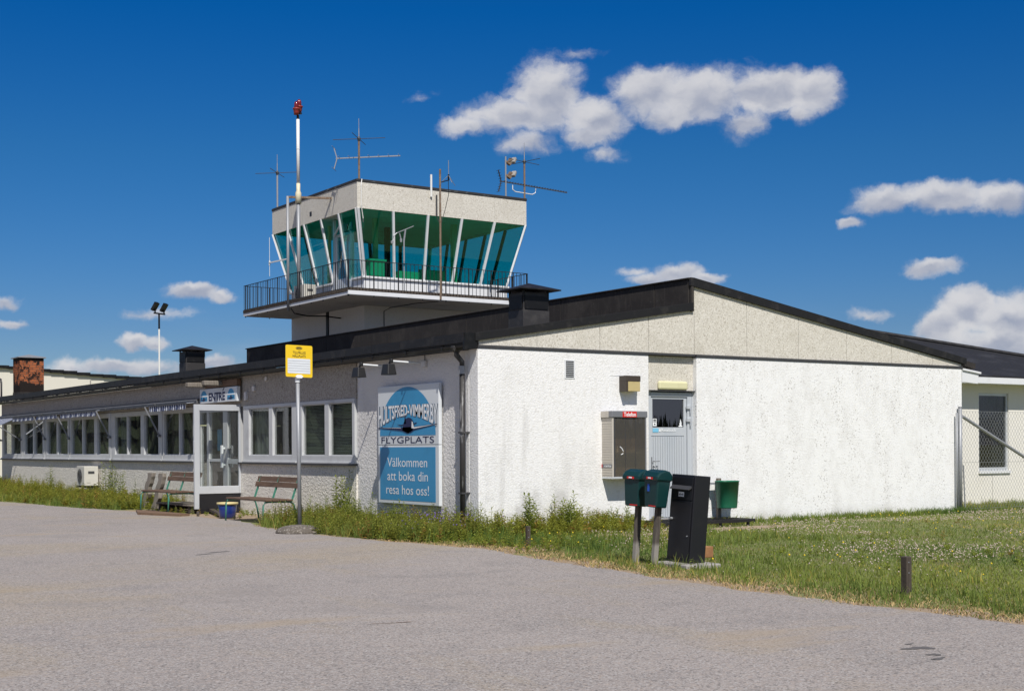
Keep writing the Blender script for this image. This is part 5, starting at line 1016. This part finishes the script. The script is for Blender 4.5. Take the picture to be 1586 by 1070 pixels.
# weeds: leafy stems, one mesh of stuff
def weed_mesh(name, pos, hmin, hmax, leaf, nl, mat, tint=(1, 1, 1), hf=None, cone=.6):
    n = len(pos); h = RNG.uniform(hmin, hmax, n)
    if hf is not None: h = h*hf(pos)
    tilt = RNG.normal(0, .12, (n, 2)); V = []; TT = []
    P = np.repeat(pos, nl, 0); H = np.repeat(h, nl); Tl = np.repeat(tilt, nl, 0); k = np.tile(np.arange(nl), n)
    t_ = np.clip((k+RNG.uniform(0, 1, n*nl))/nl, 0.06, 1); az_ = k*2.4+np.repeat(RNG.uniform(0, 6.28, n), nl)+RNG.normal(0, .3, n*nl)
    base = np.stack([P[:, 0]+Tl[:, 0]*H*t_, P[:, 1]+Tl[:, 1]*H*t_, H*t_], 1); l = leaf*(1.15-cone*t_)*RNG.uniform(.7, 1.3, n*nl); pit = RNG.uniform(.0, .9, n*nl)
    d = np.stack([np.cos(az_)*np.cos(pit), np.sin(az_)*np.cos(pit), np.sin(pit)], 1)*l[:, None]; s = np.stack([-np.sin(az_), np.cos(az_), np.zeros(n*nl)], 1)*(l*.17)[:, None]; dr = np.array([0, 0, 1.])*(l*-.18)[:, None]
    v = np.stack([base, base+d*.5+s+np.array([0, 0, .004]), base+d+dr, base+d*.5-s+np.array([0, 0, .004])], 1).reshape(-1, 3); i = np.arange(n*nl)*4
    tri = np.concatenate([np.stack([i, i+1, i+2], 1), np.stack([i, i+2, i+3], 1)])
    tn = np.clip(RNG.normal(1, .16, (n*nl, 1))*np.repeat(RNG.uniform(.75, 1.25, (n, 1)), nl, 0), .4, 1.8)*np.array([tint]); brown = np.repeat(RNG.uniform(0, 1, n) < .07, nl); tn[brown] *= np.array([1.25, .75, 1.2]); tn = np.repeat(tn, 4, 0)
    # stems as slim crossed blades
    b0 = np.concatenate([pos, np.zeros((n, 1))], 1); tp = np.stack([pos[:, 0]+tilt[:, 0]*h, pos[:, 1]+tilt[:, 1]*h, h], 1); j = np.arange(n)*6+len(v); w3 = np.array([[.004, 0, 0], [-.002, .0035, 0], [-.002, -.0035, 0]])
    sv = np.concatenate([b0[:, None, :]+w3[None], tp[:, None, :]+w3[None]*.5], 1).reshape(-1, 3)
    st = np.concatenate([np.stack([j+a0, j+b0_, j+3+b0_], 1) for a0, b0_ in ((0, 1), (1, 2), (2, 0))]+[np.stack([j+a0, j+3+b0_, j+3+a0], 1) for a0, b0_ in ((0, 1), (1, 2), (2, 0))])
    v = np.concatenate([v, sv]); tri = np.concatenate([tri, st]); tn = np.concatenate([tn, np.full((len(sv), 3), .8)])
    return big_mesh(name, v, tri, tn, mat)
hump = lambda c: (lambda q: np.clip(.55+.75*fbm(q, 1.3, c), .5, 1.3))
tag(weed_mesh('low_weeds', strip(1500, -.9, 4.4, -.03, .8), .1, .42, .07, 22, m_leaf, (1, 1, 1), hump(4)), None, None, kind='stuff')
tag(weed_mesh('low_weeds', strip(2300, 11.8, 28.6, -.03, .7), .12, .46, .09, 22, m_leaf, (1.05, 1, .9), hump(6)), None, None, kind='stuff')
q = np.stack([RNG.uniform(.05, 2.8, 420), -.03-1.0*RNG.uniform(0, 1, 420)**1.4], 1)
tag(weed_mesh('low_weeds', q, .12, .4, .08, 22, m_leaf, (1.02, 1, .9), hump(8)), None, None, kind='stuff')
q = np.concatenate([np.stack([RNG.uniform(-1.5, .2, 260), RNG.uniform(-3.2, -.4, 260)], 1), strip(120, 6.5, 11.4, -.05, 1), np.stack([RNG.uniform(-2, 8, 260), RNG.uniform(-12, -.5, 260)], 1)]); q = q[q[:, 0] > np.interp(q[:, 1], EX, EV)+.12]
tag(weed_mesh('low_weeds', q, .05, .16, .06, 12, m_leaf, (.9, 1, .9)), None, None, kind='stuff')
# tall single weeds
def tall_weed(x, y, h, n, leaf, label, spread=.1):
    t = thing('tall_weed', label, 'weed', (x, y, 0)); st = MB(); lv = MB()
    for s_ in range(n):
        bx, by = x+random.gauss(0, spread), y+random.gauss(0, spread); hh = h*random.uniform(.7, 1.05); tx, ty = random.gauss(0, .05)*hh, random.gauss(0, .05)*hh
        st.tube([(bx, by, 0), (bx+tx*.4, by+ty*.4, hh*.5), (bx+tx, by+ty, hh)], .006, 5, .002)
        for k in range(34):
            u = .1+.9*k/34; a_ = k*2.4; l = leaf*(1.1-.6*u)*random.uniform(.75, 1.2); pt = random.uniform(.15, .9)
            c = Vector((bx+tx*u, by+ty*u, hh*u)); d_ = Vector((math.cos(a_)*math.cos(pt), math.sin(a_)*math.cos(pt), math.sin(pt)))*l; s2 = Vector((-math.sin(a_), math.cos(a_), 0))*l*.14
            lv.add([c, c+d_*.5+s2, c+d_-Vector((0, 0, l*.2)), c+d_*.5-s2], [(0, 1, 2), (0, 2, 3)])
    st.build('stems', m_stem, t)
    o = lv.build('leaves', m_leaf, t); at = o.data.color_attributes.new('tint', 'FLOAT_COLOR', 'POINT')
    for d_ in at.data: r_ = random.uniform(.8, 1.2); d_.color = (r_*.9, r_, r_*.9, 1)
tall_weed(-.25, 4.05, .95, 8, .15, 'tallest weed clump against the grey wall behind the bus stop pole')
tall_weed(-.6, 2.75, .6, 9, .12, 'bushy weed clump at the left foot of the welcome sign', .16)
tall_weed(-.2, 17.0, 1.0, 7, .16, 'tall weed clump right of the cream air conditioner under the windows', .14)
tall_weed(-.25, 15.6, .8, 5, .14, 'tall thin weed between the air conditioner and the leaning timbers', .1)
tall_weed(-.3, 21.7, .9, 4, .14, 'thin tall weed left of the cream air conditioner under the windows', .08)
tall_weed(.45, -.7, .62, 8, .14, 'leafy weed clump at the white gable near the building corner', .12)
tall_weed(1.25, -.45, .6, 8, .14, 'weed clump at the white gable under the vent grille', .1)
tall_weed(-.5, 1.5, .5, 8, .11, 'weed clump below the right edge of the welcome sign', .14)
tall_weed(-.75, 3.4, .55, 8, .11, 'leafy weed clump between the bus stop pole and the welcome sign', .16)
tall_weed(-.3, -.25, .5, 8, .11, 'weed clump around the white building corner under the downpipe', .16)
tall_weed(2.1, -.5, .42, 7, .11, 'lower weed clump at the white gable below the payphone', .14)
# flowers
def dots(name, p, zmin, zmax, r, mat):
    n = len(p); z = RNG.uniform(zmin, zmax, n); c = np.stack([p[:, 0], p[:, 1], z], 1); rr = (r*RNG.uniform(.7, 1.3, n))[:, None]
    o = np.array([[1, 0, 0], [0, 1, 0], [-1, 0, 0], [0, -1, 0], [0, 0, .8], [0, 0, -.8]]); v = (c[:, None, :]+o[None]*rr[:, None, :]).reshape(-1, 3); i = np.arange(n)*6
    tri = np.concatenate([np.stack([i+a0, i+b0, i+4], 1) for a0, b0 in ((0, 1), (1, 2), (2, 3), (3, 0))]+[np.stack([i+b0, i+a0, i+5], 1) for a0, b0 in ((0, 1), (1, 2), (2, 3), (3, 0))])
    return tag(big_mesh(name, v, tri, None, mat), None, None, kind='stuff')
p = lawn_pts(42000, 14, -12, -.5, .7); w_ = fbm(p*np.array([1, 1.6]), .9, 21); right = np.clip((p[:, 0]+.6)/2.2, .05, 1); p = p[(w_ > .42) & (RNG.uniform(0, 1, len(p)) < right*np.clip((w_-.48)*4, .06, 1)*.5)]
dots('clover_flowers', p, .035, .065, .0105, m_flw)
p = lawn_pts(420, 13, -12, -.5, .5); p = p[p[:, 0] > -1]; dots('yellow_flowers', p[:240], .06, .12, .013, m_fly)
q = np.stack([-.5+RNG.normal(0, .35, 170), .3+RNG.normal(0, .5, 170)], 1); dots('violet_flowers', q, .15, .36, .012, m_flp)
# far forest behind the road, seen only as reflections in the glass
def forest():
    V = []; Tr = []; Tn = []; o = 0
    for i in range(5200):
        a_ = random.uniform(R(132), R(172)) if i % 2 else random.uniform(R(172), R(355)); far = random.uniform(0, 60); rad = (130+far if R(240) < a_ else 480+far*3)
        cx, cy = CAMLOC.x+rad*math.sin(a_), CAMLOC.y+rad*math.cos(a_)
        h = random.uniform(6, 12)*(1.3 if R(240) < a_ else 1.25); w_ = random.uniform(1.0, 1.9)*(1.5 if a_ > R(240) else 1); k = random.uniform(.6, 1.4)
        for L_ in range(5):
            z0 = h*(.05+.18*L_); z1 = z0+h*.3; r_ = w_*(1.05-.2*L_)
            for s_ in range(7):
                b0, b1 = 2*math.pi*s_/7, 2*math.pi*(s_+1)/7; rr = r_*random.uniform(.7, 1.2)
                V += [(cx+rr*math.cos(b0), cy+rr*math.sin(b0), z0), (cx+rr*math.cos(b1), cy+rr*math.sin(b1), z0*.97), (cx, cy, z1)]; Tr.append((o, o+1, o+2)); o += 3; Tn += [(k, k, k)]*3
    return tag(big_mesh('forest', np.array(V), np.array(Tr), np.array(Tn), m_forest), None, None, kind='stuff')
forest()
